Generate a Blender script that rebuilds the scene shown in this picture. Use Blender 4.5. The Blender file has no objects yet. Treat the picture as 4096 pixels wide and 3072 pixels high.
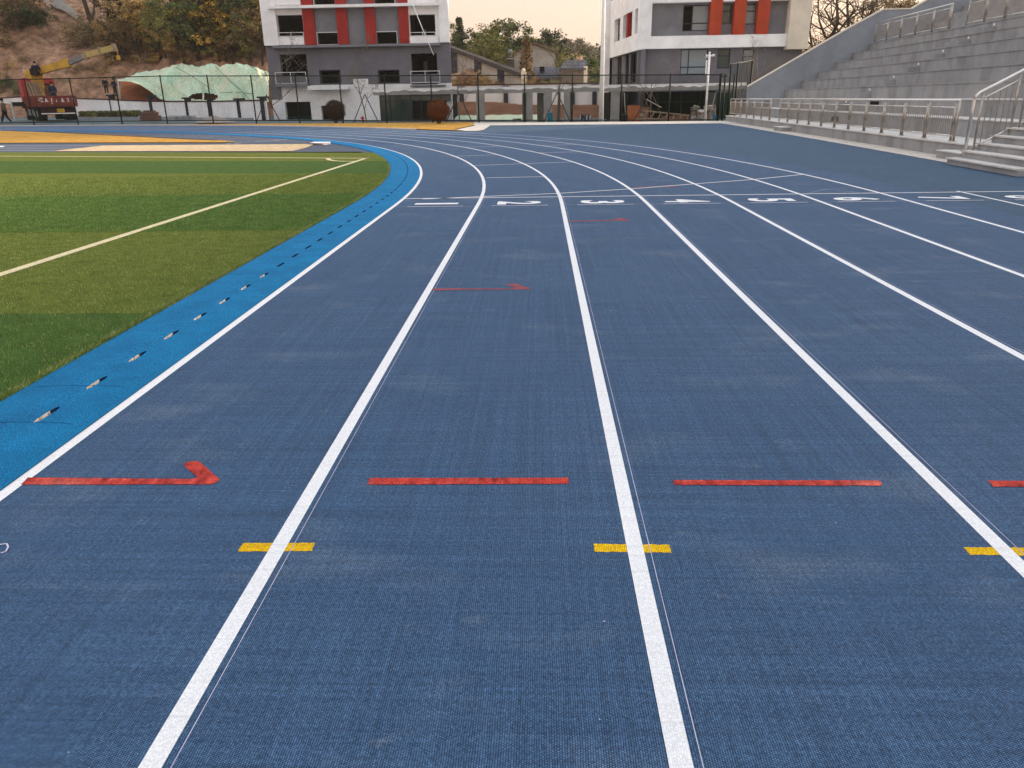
import bpy, bmesh, math, random
import numpy as np
from mathutils import Vector, Matrix
R_ = math.radians
rnd = random.Random(7)
C = bpy.context.scene
# ---------------------------------------------------------------- camera, world, sun, exposure
F = 3075.0; PITCH, ROLL, YAW = 0.3548, 0.01664, 0.03954
CAM = Vector((2.1244, -12.167, 1.4316))
cy, sy, cp, sp, cr, sr = math.cos(YAW), math.sin(YAW), math.cos(PITCH), math.sin(PITCH), math.cos(ROLL), math.sin(ROLL)
R0 = Vector((cy, sy, 0)); FH = Vector((-sy, cy, 0)); Zv = Vector((0, 0, 1))
D0 = -sp*FH - cp*Zv; FW = cp*FH - sp*Zv
RT = cr*R0 + sr*D0; DN = -sr*R0 + cr*D0
cam = bpy.data.cameras.new('camera'); camo = bpy.data.objects.new('camera', cam); C.collection.objects.link(camo)
m = Matrix.Identity(4)
for i in range(3):
    m[i][0] = RT[i]; m[i][1] = -DN[i]; m[i][2] = -FW[i]; m[i][3] = CAM[i]
camo.matrix_world = m
cam.sensor_width = 36; cam.lens = F/4096*36; cam.clip_start = .05; cam.clip_end = 2000
C.camera = camo
SUN_AZ, SUN_EL = R_(58), R_(10)          # azimuth from +Y towards +X
w = bpy.data.worlds.new('World'); C.world = w; w.use_nodes = True
nt = w.node_tree; nt.nodes.clear()
sky = nt.nodes.new('ShaderNodeTexSky'); sky.sky_type = 'NISHITA'; sky.sun_disc = False
sky.sun_elevation = SUN_EL; sky.sun_rotation = SUN_AZ
sky.air_density = 1.0; sky.dust_density = 6.0; sky.ozone_density = 1.0; sky.altitude = 50
bg = nt.nodes.new('ShaderNodeBackground'); bg.inputs[1].default_value = .15
ow = nt.nodes.new('ShaderNodeOutputWorld')
tc = nt.nodes.new('ShaderNodeTexCoord'); sx = nt.nodes.new('ShaderNodeSeparateXYZ'); nt.links.new(tc.outputs['Generated'], sx.inputs[0])
mr = nt.nodes.new('ShaderNodeMapRange'); mr.inputs[1].default_value = .2; mr.inputs[2].default_value = .75; nt.links.new(sx.outputs['Z'], mr.inputs[0])
hzc = nt.nodes.new('ShaderNodeMix'); hzc.data_type = 'RGBA'; hzc.inputs[6].default_value = (1.60, 1.19, .97, 1); hzc.inputs[7].default_value = (1.80, 1.98, 2.26, 1)
nt.links.new(mr.outputs[0], hzc.inputs[0])                        # thin high haze: warm at the horizon, neutral overhead
mxs = nt.nodes.new('ShaderNodeMix'); mxs.data_type = 'RGBA'; mxs.inputs[0].default_value = .86
nt.links.new(sky.outputs[0], mxs.inputs[6]); nt.links.new(hzc.outputs[2], mxs.inputs[7])
nt.links.new(mxs.outputs[2], bg.inputs[0]); nt.links.new(bg.outputs[0], ow.inputs[0])
sun = bpy.data.lights.new('sun', 'SUN'); sun.energy = 2.0; sun.angle = R_(6); sun.color = (1, .78, .55)
suno = bpy.data.objects.new('sun', sun); C.collection.objects.link(suno)
sd = Vector((math.sin(SUN_AZ)*math.cos(SUN_EL), math.cos(SUN_AZ)*math.cos(SUN_EL), math.sin(SUN_EL)))
suno.rotation_euler = sd.to_track_quat('Z', 'Y').to_euler()
C.view_settings.view_transform = 'Standard'; C.view_settings.look = 'None'
C.view_settings.exposure = 2.1; C.view_settings.gamma = 1

# ---------------------------------------------------------------- measuring helpers (photo pixel at 4096 wide -> point at a real depth)
def ray(px, py):
    u, v = px-2048, py-1536
    x = cr*u - sr*v; y = sr*u + cr*v
    dz = -(y*cp + F*sp); dy = F*cp - y*sp
    return Vector((cy*x - sy*dy, sy*x + cy*dy, dz))
def at(px, py, Y):
    d = ray(px, py); return CAM + d*((Y-CAM.y)/d.y)
KS, KC = .006, 25.0
def rise(x, y): return KS*max(0., (y-x)*.70710678-KC)
def gp(px, py, z=0.):
    d = ray(px, py); zz = z
    for _ in range(12):
        p = CAM + d*((zz-CAM.z)/d.z); zz = z + rise(p.x, p.y)
    return (p.x, p.y)
def onplane(px, py, A, B):
    d = ray(px, py); n = Vector((-(B[1]-A[1]), B[0]-A[0], 0)); a = Vector((A[0], A[1], 0))
    return CAM + d*(n.dot(a-CAM)/n.dot(d))

# ---------------------------------------------------------------- materials
def mat(name, c, c2=None, rough=.8, scale=4., var=.12, bump=0., bscale=60., metal=0., detail=6., stretch=None, fine=.0, spec=.06):
    m = bpy.data.materials.new(name); m.use_nodes = True; n = m.node_tree; b = n.nodes['Principled BSDF']
    b.inputs['Roughness'].default_value = rough; b.inputs['Metallic'].default_value = metal
    b.inputs['Specular IOR Level'].default_value = spec
    g = n.nodes.new('ShaderNodeNewGeometry'); src = g.outputs['Position']
    if stretch:
        mp = n.nodes.new('ShaderNodeMapping'); mp.inputs['Scale'].default_value = stretch
        n.links.new(src, mp.inputs['Vector']); src = mp.outputs[0]
    t = n.nodes.new('ShaderNodeTexNoise'); t.inputs['Scale'].default_value = scale; t.inputs['Detail'].default_value = detail
    t.inputs['Roughness'].default_value = .65
    n.links.new(src, t.inputs['Vector'])
    r = n.nodes.new('ShaderNodeMapRange'); r.inputs[1].default_value = .33; r.inputs[2].default_value = .67
    n.links.new(t.outputs['Fac'], r.inputs[0])
    mx = n.nodes.new('ShaderNodeMix'); mx.data_type = 'RGBA'
    a = [min(1, v*(1+var)) for v in c]; d = list(c2) if c2 else [v*(1-var) for v in c]
    mx.inputs[6].default_value = (*a, 1); mx.inputs[7].default_value = (*d, 1)
    n.links.new(r.outputs[0], mx.inputs[0]); out = mx.outputs[2]
    if fine:
        t3 = n.nodes.new('ShaderNodeTexNoise'); t3.inputs['Scale'].default_value = bscale; t3.inputs['Detail'].default_value = 3
        n.links.new(src, t3.inputs['Vector'])
        r3 = n.nodes.new('ShaderNodeMapRange'); r3.inputs[1].default_value = .3; r3.inputs[2].default_value = .7
        r3.inputs[3].default_value = 1-fine; r3.inputs[4].default_value = 1+fine
        n.links.new(t3.outputs['Fac'], r3.inputs[0])
        vm = n.nodes.new('ShaderNodeVectorMath'); vm.operation = 'SCALE'
        n.links.new(out, vm.inputs[0]); n.links.new(r3.outputs[0], vm.inputs['Scale']); out = vm.outputs[0]
    n.links.new(out, b.inputs['Base Color'])
    if bump:
        t2 = n.nodes.new('ShaderNodeTexNoise'); t2.inputs['Scale'].default_value = bscale; t2.inputs['Detail'].default_value = 5
        n.links.new(src, t2.inputs['Vector'])
        bp = n.nodes.new('ShaderNodeBump'); bp.inputs['Strength'].default_value = bump; bp.inputs['Distance'].default_value = .02
        n.links.new(t2.outputs['Fac'], bp.inputs['Height']); n.links.new(bp.outputs[0], b.inputs['Normal'])
    return m

def weave_mat(name, c, dark, light, stain, pitch=.0060, bump=.7, dusty=.35, gapdark=.12, rough=.75):
    """knitted roll rubber: small staggered cells, streaks across the roll, dusty stains"""
    m = bpy.data.materials.new(name); m.use_nodes = True; n = m.node_tree; b = n.nodes['Principled BSDF']; L = n.links.new
    b.inputs['Roughness'].default_value = rough; b.inputs['Specular IOR Level'].default_value = .18 if 'rubber' in name else .10
    g = n.nodes.new('ShaderNodeNewGeometry')
    br = n.nodes.new('ShaderNodeTexBrick'); br.inputs['Scale'].default_value = 1
    br.offset = .5; br.inputs['Brick Width'].default_value = pitch*.8; br.inputs['Row Height'].default_value = pitch
    br.inputs['Mortar Size'].default_value = pitch*.2; br.inputs['Mortar Smooth'].default_value = .9; br.inputs['Bias'].default_value = 0
    br.inputs['Color1'].default_value = (.8, .8, .82, 1) if 'line' in name else (.72, .74, .78, 1); br.inputs['Color2'].default_value = (1.1, 1.1, 1.1, 1) if 'line' in name else (1.36, 1.34, 1.3, 1)
    br.inputs['Mortar'].default_value = (gapdark,)*3+(1,)
    nz = n.nodes.new('ShaderNodeTexNoise'); nz.inputs['Scale'].default_value = 9; nz.inputs['Detail'].default_value = 2
    L(g.outputs['Position'], nz.inputs['Vector'])
    vv = n.nodes.new('ShaderNodeVectorMath'); vv.operation = 'SCALE'; vv.inputs['Scale'].default_value = pitch*1.6
    L(nz.outputs['Color'], vv.inputs[0])
    va = n.nodes.new('ShaderNodeVectorMath'); va.operation = 'ADD'
    L(g.outputs['Position'], va.inputs[0]); L(vv.outputs[0], va.inputs[1])
    rt = n.nodes.new('ShaderNodeMapping'); rt.inputs['Rotation'].default_value = (0, 0, R_(90)); L(va.outputs[0], rt.inputs['Vector']); L(rt.outputs[0], br.inputs['Vector'])   # loops stand in columns along the lane
    def noise(scale, stretch, lo, hi, detail=5):
        mp = n.nodes.new('ShaderNodeMapping'); mp.inputs['Scale'].default_value = stretch
        t = n.nodes.new('ShaderNodeTexNoise'); t.inputs['Scale'].default_value = scale; t.inputs['Detail'].default_value = detail
        r = n.nodes.new('ShaderNodeMapRange'); r.inputs[1].default_value = lo; r.inputs[2].default_value = hi
        L(g.outputs['Position'], mp.inputs['Vector']); L(mp.outputs[0], t.inputs['Vector']); L(t.outputs['Fac'], r.inputs[0]); return r.outputs[0]
    def mix(f, a, bb):
        x = n.nodes.new('ShaderNodeMix'); x.data_type = 'RGBA'
        if isinstance(f, float): x.inputs[0].default_value = f
        else: L(f, x.inputs[0])
        for i, v in ((6, a), (7, bb)):
            if isinstance(v, tuple): x.inputs[i].default_value = (*v, 1)
            else: L(v, x.inputs[i])
        return x.outputs[2]
    def scl(col, f):
        x = n.nodes.new('ShaderNodeVectorMath'); x.operation = 'MULTIPLY'; L(col, x.inputs[0]); L(f, x.inputs[1]); return x.outputs[0]
    base = mix(noise(22. if 'spray' in name else 1.1, (1, .4, 1) if 'spray' in name else (1, 1, 1), .36 if 'spray' in name else .3, .64 if 'spray' in name else .7), dark, light)
    base = mix(noise(9., (.22, 2.6, 1), .38, .72, 4), base, c)                       # streaks across the roll
    s1 = noise(1.6, (.8, 1.4, 1), .56, .80, 7)
    mu = n.nodes.new('ShaderNodeMath'); mu.operation = 'MULTIPLY'; mu.inputs[1].default_value = dusty
    L(s1, mu.inputs[0]); base = mix(mu.outputs[0], base, stain)
    s2 = noise(5.5, (1, 1.6, 1), .66, .84, 8)
    mu2 = n.nodes.new('ShaderNodeMath'); mu2.operation = 'MULTIPLY'; mu2.inputs[1].default_value = dusty*1.3
    L(s2, mu2.inputs[0]); base = mix(mu2.outputs[0], base, stain)
    col = scl(base, br.outputs['Color'])
    def band(st, lo, hi, a, b_):
        q = noise(1., st, lo, hi, 3); r_ = n.nodes.new('ShaderNodeMapRange'); r_.inputs[3].default_value = a; r_.inputs[4].default_value = b_; L(q, r_.inputs[0]); return r_.outputs[0]
    k_ = .15 if 'line' in name else .35 if 'line' in name or 'paint' in name else 1.
    for st_, am in (((70, .5, 1), .13*k_), ((.5, 70, 1), .13*k_), ((120, 70, 1), .22*k_), ((14, .8, 1), .05*k_), ((.6, 16, 1), .06*k_)):
        q_ = n.nodes.new('ShaderNodeVectorMath'); q_.operation = 'SCALE'; L(col, q_.inputs[0]); L(band(st_, .3, .7, 1-am, 1+am), q_.inputs['Scale']); col = q_.outputs[0]
    # thin darker courses where rolls of weft meet
    st = noise(1., (.05, 34., 1), .60, .70, 2)
    mm = n.nodes.new('ShaderNodeMath'); mm.operation = 'MULTIPLY'; mm.inputs[1].default_value = .22; L(st, mm.inputs[0])
    col = mix(mm.outputs[0], col, (dark[0]*.5, dark[1]*.5, dark[2]*.5))
    L(col, b.inputs['Base Color'])
    bp = n.nodes.new('ShaderNodeBump'); bp.inputs['Strength'].default_value = bump; bp.inputs['Distance'].default_value = .0012; bp.invert = True
    L(br.outputs['Fac'], bp.inputs['Height']); L(bp.outputs[0], b.inputs['Normal'])
    return m

def brickish(name, c1, c2, mortar, bw, rh, ms, rough=.8, swap=None, bump=.3, noise=.15):
    m = bpy.data.materials.new(name); m.use_nodes = True; n = m.node_tree; b = n.nodes['Principled BSDF']; L = n.links.new
    b.inputs['Roughness'].default_value = rough; b.inputs['Specular IOR Level'].default_value = .08
    g = n.nodes.new('ShaderNodeNewGeometry'); mp = n.nodes.new('ShaderNodeMapping')
    if swap: mp.inputs['Rotation'].default_value = swap
    L(g.outputs['Position'], mp.inputs['Vector'])
    br = n.nodes.new('ShaderNodeTexBrick'); br.inputs['Scale'].default_value = 1
    br.inputs['Brick Width'].default_value = bw; br.inputs['Row Height'].default_value = rh; br.inputs['Mortar Size'].default_value = ms
    br.inputs['Color1'].default_value = (*c1, 1); br.inputs['Color2'].default_value = (*c2, 1); br.inputs['Mortar'].default_value = (*mortar, 1)
    L(mp.outputs[0], br.inputs['Vector'])
    t = n.nodes.new('ShaderNodeTexNoise'); t.inputs['Scale'].default_value = 3; t.inputs['Detail'].default_value = 8
    L(g.outputs['Position'], t.inputs['Vector'])
    r = n.nodes.new('ShaderNodeMapRange'); r.inputs[3].default_value = 1-noise*2; r.inputs[4].default_value = 1+noise*2; L(t.outputs['Fac'], r.inputs[0])
    v = n.nodes.new('ShaderNodeVectorMath'); v.operation = 'SCALE'; L(br.outputs['Color'], v.inputs[0]); L(r.outputs[0], v.inputs['Scale'])
    L(v.outputs[0], b.inputs['Base Color'])
    bp = n.nodes.new('ShaderNodeBump'); bp.inputs['Strength'].default_value = bump; bp.inputs['Distance'].default_value = .01; bp.invert = True
    L(br.outputs['Fac'], bp.inputs['Height']); L(bp.outputs[0], b.inputs['Normal'])
    return m

def concrete(name, c, streak=.35, rough=.75):
    """cast concrete with vertical water stains"""
    m = bpy.data.materials.new(name); m.use_nodes = True; n = m.node_tree; b = n.nodes['Principled BSDF']; L = n.links.new
    b.inputs['Roughness'].default_value = rough; b.inputs['Specular IOR Level'].default_value = .1
    g = n.nodes.new('ShaderNodeNewGeometry')
    def nz(scale, st, lo, hi, d=8):
        mp = n.nodes.new('ShaderNodeMapping'); mp.inputs['Scale'].default_value = st
        t = n.nodes.new('ShaderNodeTexNoise'); t.inputs['Scale'].default_value = scale; t.inputs['Detail'].default_value = d; t.inputs['Roughness'].default_value = .6
        r = n.nodes.new('ShaderNodeMapRange'); r.inputs[1].default_value = lo; r.inputs[2].default_value = hi
        L(g.outputs['Position'], mp.inputs['Vector']); L(mp.outputs[0], t.inputs['Vector']); L(t.outputs['Fac'], r.inputs[0]); return r.outputs[0]
    a = nz(1.3, (1, 1, 1), .3, .7); s = nz(1.1, (1.3, 1.3, .5), .48, .75, 10); f = nz(14, (1, 1, 1), .3, .7)
    def mx(fac, x, y):
        q = n.nodes.new('ShaderNodeMix'); q.data_type = 'RGBA'; L(fac, q.inputs[0])
        for i, v in ((6, x), (7, y)):
            if isinstance(v, tuple): q.inputs[i].default_value = (*v, 1)
            else: L(v, q.inputs[i])
        return q.outputs[2]
    k = lambda q: tuple(v*q for v in c)
    base = mx(a, k(.86), k(1.12)); d = mx(f, k(1-streak), k(.9-streak*.6)); base = mx(s, base, d)
    L(base, b.inputs['Base Color'])
    bp = n.nodes.new('ShaderNodeBump'); bp.inputs['Strength'].default_value = .15; bp.inputs['Distance'].default_value = .02
    L(f, bp.inputs['Height']); L(bp.outputs[0], b.inputs['Normal'])
    return m

def leafmat(name, c, c2, trans=.0, scale=1.2):
    m = bpy.data.materials.new(name); m.use_nodes = True; n = m.node_tree; b = n.nodes['Principled BSDF']; L = n.links.new
    b.inputs['Roughness'].default_value = .8; b.inputs['Specular IOR Level'].default_value = .04
    g = n.nodes.new('ShaderNodeNewGeometry'); t = n.nodes.new('ShaderNodeTexNoise'); t.inputs['Scale'].default_value = scale; t.inputs['Detail'].default_value = 3
    L(g.outputs['Position'], t.inputs['Vector'])
    oi = n.nodes.new('ShaderNodeObjectInfo')
    ad = n.nodes.new('ShaderNodeMath'); ad.operation = 'ADD'; L(t.outputs['Fac'], ad.inputs[0])
    m2 = n.nodes.new('ShaderNodeMath'); m2.operation = 'MULTIPLY'; m2.inputs[1].default_value = .35; L(g.outputs['Random Per Island'], m2.inputs[0]); L(m2.outputs[0], ad.inputs[1])
    a2 = n.nodes.new('ShaderNodeMath'); a2.operation = 'ADD'; m3 = n.nodes.new('ShaderNodeMath'); m3.operation = 'MULTIPLY'; m3.inputs[1].default_value = .3
    L(oi.outputs['Random'], m3.inputs[0]); L(ad.outputs[0], a2.inputs[0]); L(m3.outputs[0], a2.inputs[1])
    r = n.nodes.new('ShaderNodeMapRange'); r.inputs[1].default_value = .6; r.inputs[2].default_value = 1.05; L(a2.outputs[0], r.inputs[0])
    x = n.nodes.new('ShaderNodeMix'); x.data_type = 'RGBA'; x.inputs[6].default_value = (*c, 1); x.inputs[7].default_value = (*c2, 1)
    L(r.outputs[0], x.inputs[0]); L(x.outputs[2], b.inputs['Base Color'])
    return m

def glass(name, c, rough=.08):
    m = bpy.data.materials.new(name); m.use_nodes = True; b = m.node_tree.nodes['Principled BSDF']; n = m.node_tree
    t = n.nodes.new('ShaderNodeTexNoise'); t.inputs['Scale'].default_value = .7
    r = n.nodes.new('ShaderNodeMix'); r.data_type = 'RGBA'; r.inputs[6].default_value = (*c, 1); r.inputs[7].default_value = (c[0]*.5, c[1]*.5, c[2]*.5, 1)
    n.links.new(t.outputs['Fac'], r.inputs[0]); n.links.new(r.outputs[2], b.inputs['Base Color'])
    b.inputs['Roughness'].default_value = rough; b.inputs['Specular IOR Level'].default_value = .7
    return m

MT = dict(
 track=weave_mat('track_rubber', (.060, .128, .242), (.062, .133, .247), (.076, .150, .268), (.29, .34, .40)),
 apron=weave_mat('apron_rubber', (.068, .134, .218), (.064, .130, .212), (.080, .148, .232), (.16, .23, .32), dusty=.25, rough=.8),
 infield=weave_mat('infield_rubber', (.10, .13, .19), (.09, .125, .18), (.13, .16, .22), (.2, .2, .22)),
 kerbblue=mat('kerb_blue_granules', (.006, .205, .44), (.005, .165, .37), rough=.85, scale=3, bump=1, bscale=150, fine=.5, spec=.15),
 line=weave_mat('white_line_paint', (.88, .87, .85), (.86, .855, .84), (.91, .90, .88), (.74, .74, .73), gapdark=.8, bump=.4, dusty=.08),
 chalk=mat('chalk_mark', (.55, .52, .62), (.40, .38, .5), rough=.9),
 slotshade=mat('slot_shade', (.01, .03, .08)),
 red=weave_mat('red_spray_paint', (.72, .065, .045), (.30, .022, .022), (1., .13, .09), (.95, .36, .28), gapdark=.25, dusty=.8),
 redfaint=mat('faded_red_paint', (.34, .07, .07), (.13, .06, .09), rough=.7, scale=12, fine=.2, bscale=200),
 yellow=weave_mat('yellow_paint', (.95, .56, .01), (.85, .48, .01), (1., .60, .01), (1., .62, .05), gapdark=.45, dusty=.2),
 cream=mat('cream_turf_line', (.76, .66, .42), (.62, .55, .33), rough=.9, scale=20, bump=.8, bscale=150, fine=.15),
 turfA=mat('turf_light', (.160, .185, .035), (.110, .140, .03), rough=.95, scale=5, bump=1, bscale=130, fine=.55, stretch=(1, 1.3, 1)),
 turfB=mat('turf_dark', (.082, .140, .034), (.060, .110, .028), rough=.95, scale=5, bump=1, bscale=130, fine=.55, stretch=(1, 1.3, 1)),
 bladeG=mat('blade_green', (.135, .255, .068), (.085, .17, .045), rough=.6),
 bladeL=mat('blade_light', (.22, .275, .07), (.15, .20, .05), rough=.6),
 bladeY=mat('blade_straw', (.48, .46, .20), (.3, .3, .1), rough=.7),
 dry=mat('dry_grass', (.56, .31, .065), (.36, .19, .045), rough=.95, scale=2.2, bump=1, bscale=30, fine=.4),
 sand=mat('sand', (.66, .50, .30), (.48, .35, .21), rough=.95, scale=3, bump=1, bscale=9, fine=.2),
 soil=mat('bare_earth', (.20, .10, .058), (.13, .062, .038), rough=.95, scale=.6, bump=1, bscale=5, fine=.2),
 pave=brickish('pale_paving', (.60, .53, .45), (.52, .46, .40), (.36, .32, .28), .6, .3, .012, bump=.2),
 kerbs=mat('pale_kerb', (.62, .57, .50), (.52, .47, .41), scale=2),
 road=mat('service_road', (.13, .16, .16), (.09, .12, .125), scale=.8, fine=.15, bscale=12),
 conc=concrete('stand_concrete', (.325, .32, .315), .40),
 concside=concrete('side_wall_concrete', (.27, .29, .31), .13),
 conctop=mat('stand_tread', (.60, .56, .51), (.48, .45, .42), scale=2.5, fine=.1, bscale=30),  # paler than the risers: skylight on the tops is put into the colour
 steel=mat('brushed_steel', (.42, .37, .31), (.30, .265, .225), rough=.34, spec=.5, metal=.85, scale=8),
 steelhi=mat('polished_rail', (.72, .68, .62), (.60, .56, .50), rough=.28, spec=.5, metal=.7, scale=8),
 green=mat('dark_green_steel', (.012, .018, .013), (.02, .025, .018), rough=.5),
 wire=mat('green_wire', (.03, .045, .035), rough=.5),
 white=mat('white_render', (.85, .84, .82), (.76, .75, .735), scale=.8, fine=.05, bscale=12),
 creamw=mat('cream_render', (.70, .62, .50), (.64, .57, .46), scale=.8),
 grey=mat('grey_render', (.155, .15, .165), (.13, .125, .14), scale=.7, fine=.08, bscale=8),
 greyl=mat('light_grey_render', (.20, .20, .215), (.165, .165, .18), scale=.7, fine=.08, bscale=8),
 brick=mat('red_render', (.34, .035, .028), (.27, .028, .024), scale=.9, rough=.75),
 orange=mat('vermilion_render', (.42, .06, .025), (.35, .048, .022), scale=.9, rough=.75),
 dark=mat('unlit_interior', (.011, .008, .009), (.006, .005, .006), rough=.95),  # near-black base colour holds the shade of deep rooms and openings
 frame=mat('dark_window_frame', (.03, .033, .045), rough=.4),
 wframe=mat('white_window_frame', (.62, .62, .62), rough=.5),
 gblue=glass('window_glass', (.26, .31, .33)), ggreen=glass('shopfront_glass', (.02, .05, .04)),  # window glass coloured pale to stand for its reflection
 concbeam=mat('raw_concrete', (.30, .285, .26), (.23, .22, .205), scale=1.4, fine=.1, bscale=10),
 pier=mat('purple_grey_pier', (.045, .042, .054), (.034, .031, .04), scale=2),
 coping=mat('maroon_coping', (.07, .03, .035), scale=2),
 tile=brickish('grey_roof_tile', (.13, .13, .14), (.10, .10, .115), (.05, .05, .055), .5, .4, .04, swap=(R_(90), 0, 0)),
 bark=mat('bark', (.075, .055, .042), (.045, .033, .026), rough=.95, scale=6),
 barkl=mat('pale_bark', (.20, .165, .13), (.12, .10, .08), rough=.95, scale=6),
 net=mat('green_dust_net', (.40, .56, .40), (.62, .60, .42), rough=.9, scale=.32, fine=.2, bscale=3.2, stretch=(1.8, 1, .5)),
 truckred=mat('faded_truck_red', (.27, .072, .052), (.18, .05, .04), scale=1.5),
 cabred=mat('cab_red', (.42, .02, .03), (.33, .02, .03), rough=.4, spec=.4),
 craney=mat('crane_yellow', (.56, .33, .055), (.42, .25, .05), rough=.45, scale=2),
 craneg=mat('boom_grey', (.24, .23, .22), (.17, .165, .16), rough=.4),
 tyre=mat('tyre_rubber', (.02, .02, .022), rough=.9),
 black=mat('black_paint', (.02, .02, .02), rough=.6),
 plate=mat('yellow_plate', (.55, .33, .03), rough=.5),
 wood=mat('old_plank', (.33, .25, .17), (.2, .145, .095), scale=5),
 woodr=mat('reddish_plank', (.23, .12, .085), (.15, .075, .055), scale=5),
 skin=mat('skin', (.45, .27, .19), rough=.6), hair=mat('hair', (.012, .01, .01)),
 navy=mat('navy_cloth', (.012, .014, .03), (.02, .022, .04)), blueC=mat('blue_cloth', (.03, .05, .10), (.02, .035, .08)),
 tan=mat('olive_tan_cloth', (.17, .12, .065), (.12, .085, .045)), blackC=mat('black_cloth', (.012, .012, .015)), whiteC=mat('white_shoe', (.7, .7, .7)),
 blueplastic=mat('blue_plastic', (.03, .16, .30), (.03, .12, .24), rough=.4, spec=.3), tealp=mat('teal_plastic', (.02, .17, .22), rough=.4),
 sack=mat('grey_sack', (.34, .30, .27), (.22, .19, .17), scale=5, bump=.6, bscale=25), cloth=mat('grubby_cloth', (.22, .20, .17), (.13, .12, .10), scale=5),
 orangebox=mat('orange_brown_board', (.38, .13, .055), (.30, .10, .045), scale=2),
 mbrick=brickish('stacked_brick', (.27, .14, .11), (.20, .10, .08), (.10, .06, .05), .24, .09, .015, swap=(R_(90), 0, 0)),
 slab=mat('grey_slab', (.36, .37, .38), (.26, .27, .28), scale=3), polew=mat('white_pole', (.86, .85, .84), (.80, .79, .78), rough=.35),
 hydrant=mat('hydrant_red', (.40, .02, .02), rough=.4, spec=.4), heap=mat('sand_heap', (.30, .27, .24), (.22, .19, .165), scale=2, bump=1, bscale=10),
 path=mat('concrete_path', (.26, .235, .20), (.20, .18, .155), scale=1),
 hill=mat('hillside_earth', (.38, .22, .135), (.14, .082, .048), rough=.95, scale=.5, bump=1, bscale=1.6, fine=.4, detail=10),
 rough_=mat('rough_ground', (.17, .135, .08), (.10, .09, .05), rough=.95, scale=.5, bump=1, bscale=3, fine=.3),
 groundm=mat('far_ground', (.16, .12, .075), (.10, .09, .05), rough=.95, scale=.3),
 housew=mat('stained_white_wall', (.42, .40, .36), (.30, .28, .25), scale=.5, fine=.12, bscale=5),
)
LM = dict(  # first tone of olive to brown deepened for shade between leaf clumps
 olive=leafmat('leaf_olive', (0.018, 0.024, 0.008), (0.331, 0.318, 0.096)),
 deep=leafmat('leaf_deep_green', (0.011, 0.018, 0.008), (0.180, 0.229, 0.083)),
 gold=leafmat('leaf_gold', (0.063, 0.044, 0.010), (0.885, 0.552, 0.111)),
 straw=leafmat('leaf_straw', (0.058, 0.041, 0.017), (0.719, 0.498, 0.208)),
 brown=leafmat('leaf_brown', (0.024, 0.018, 0.011), (0.360, 0.250, 0.125)),
 russet=leafmat('leaf_russet', (.07, .024, .012), (.21, .075, .025), scale=6),
 haze=leafmat('leaf_hazed', (.10, .095, .065), (.20, .18, .12)),  # distance haze put into paler leaf colours
)

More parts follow.
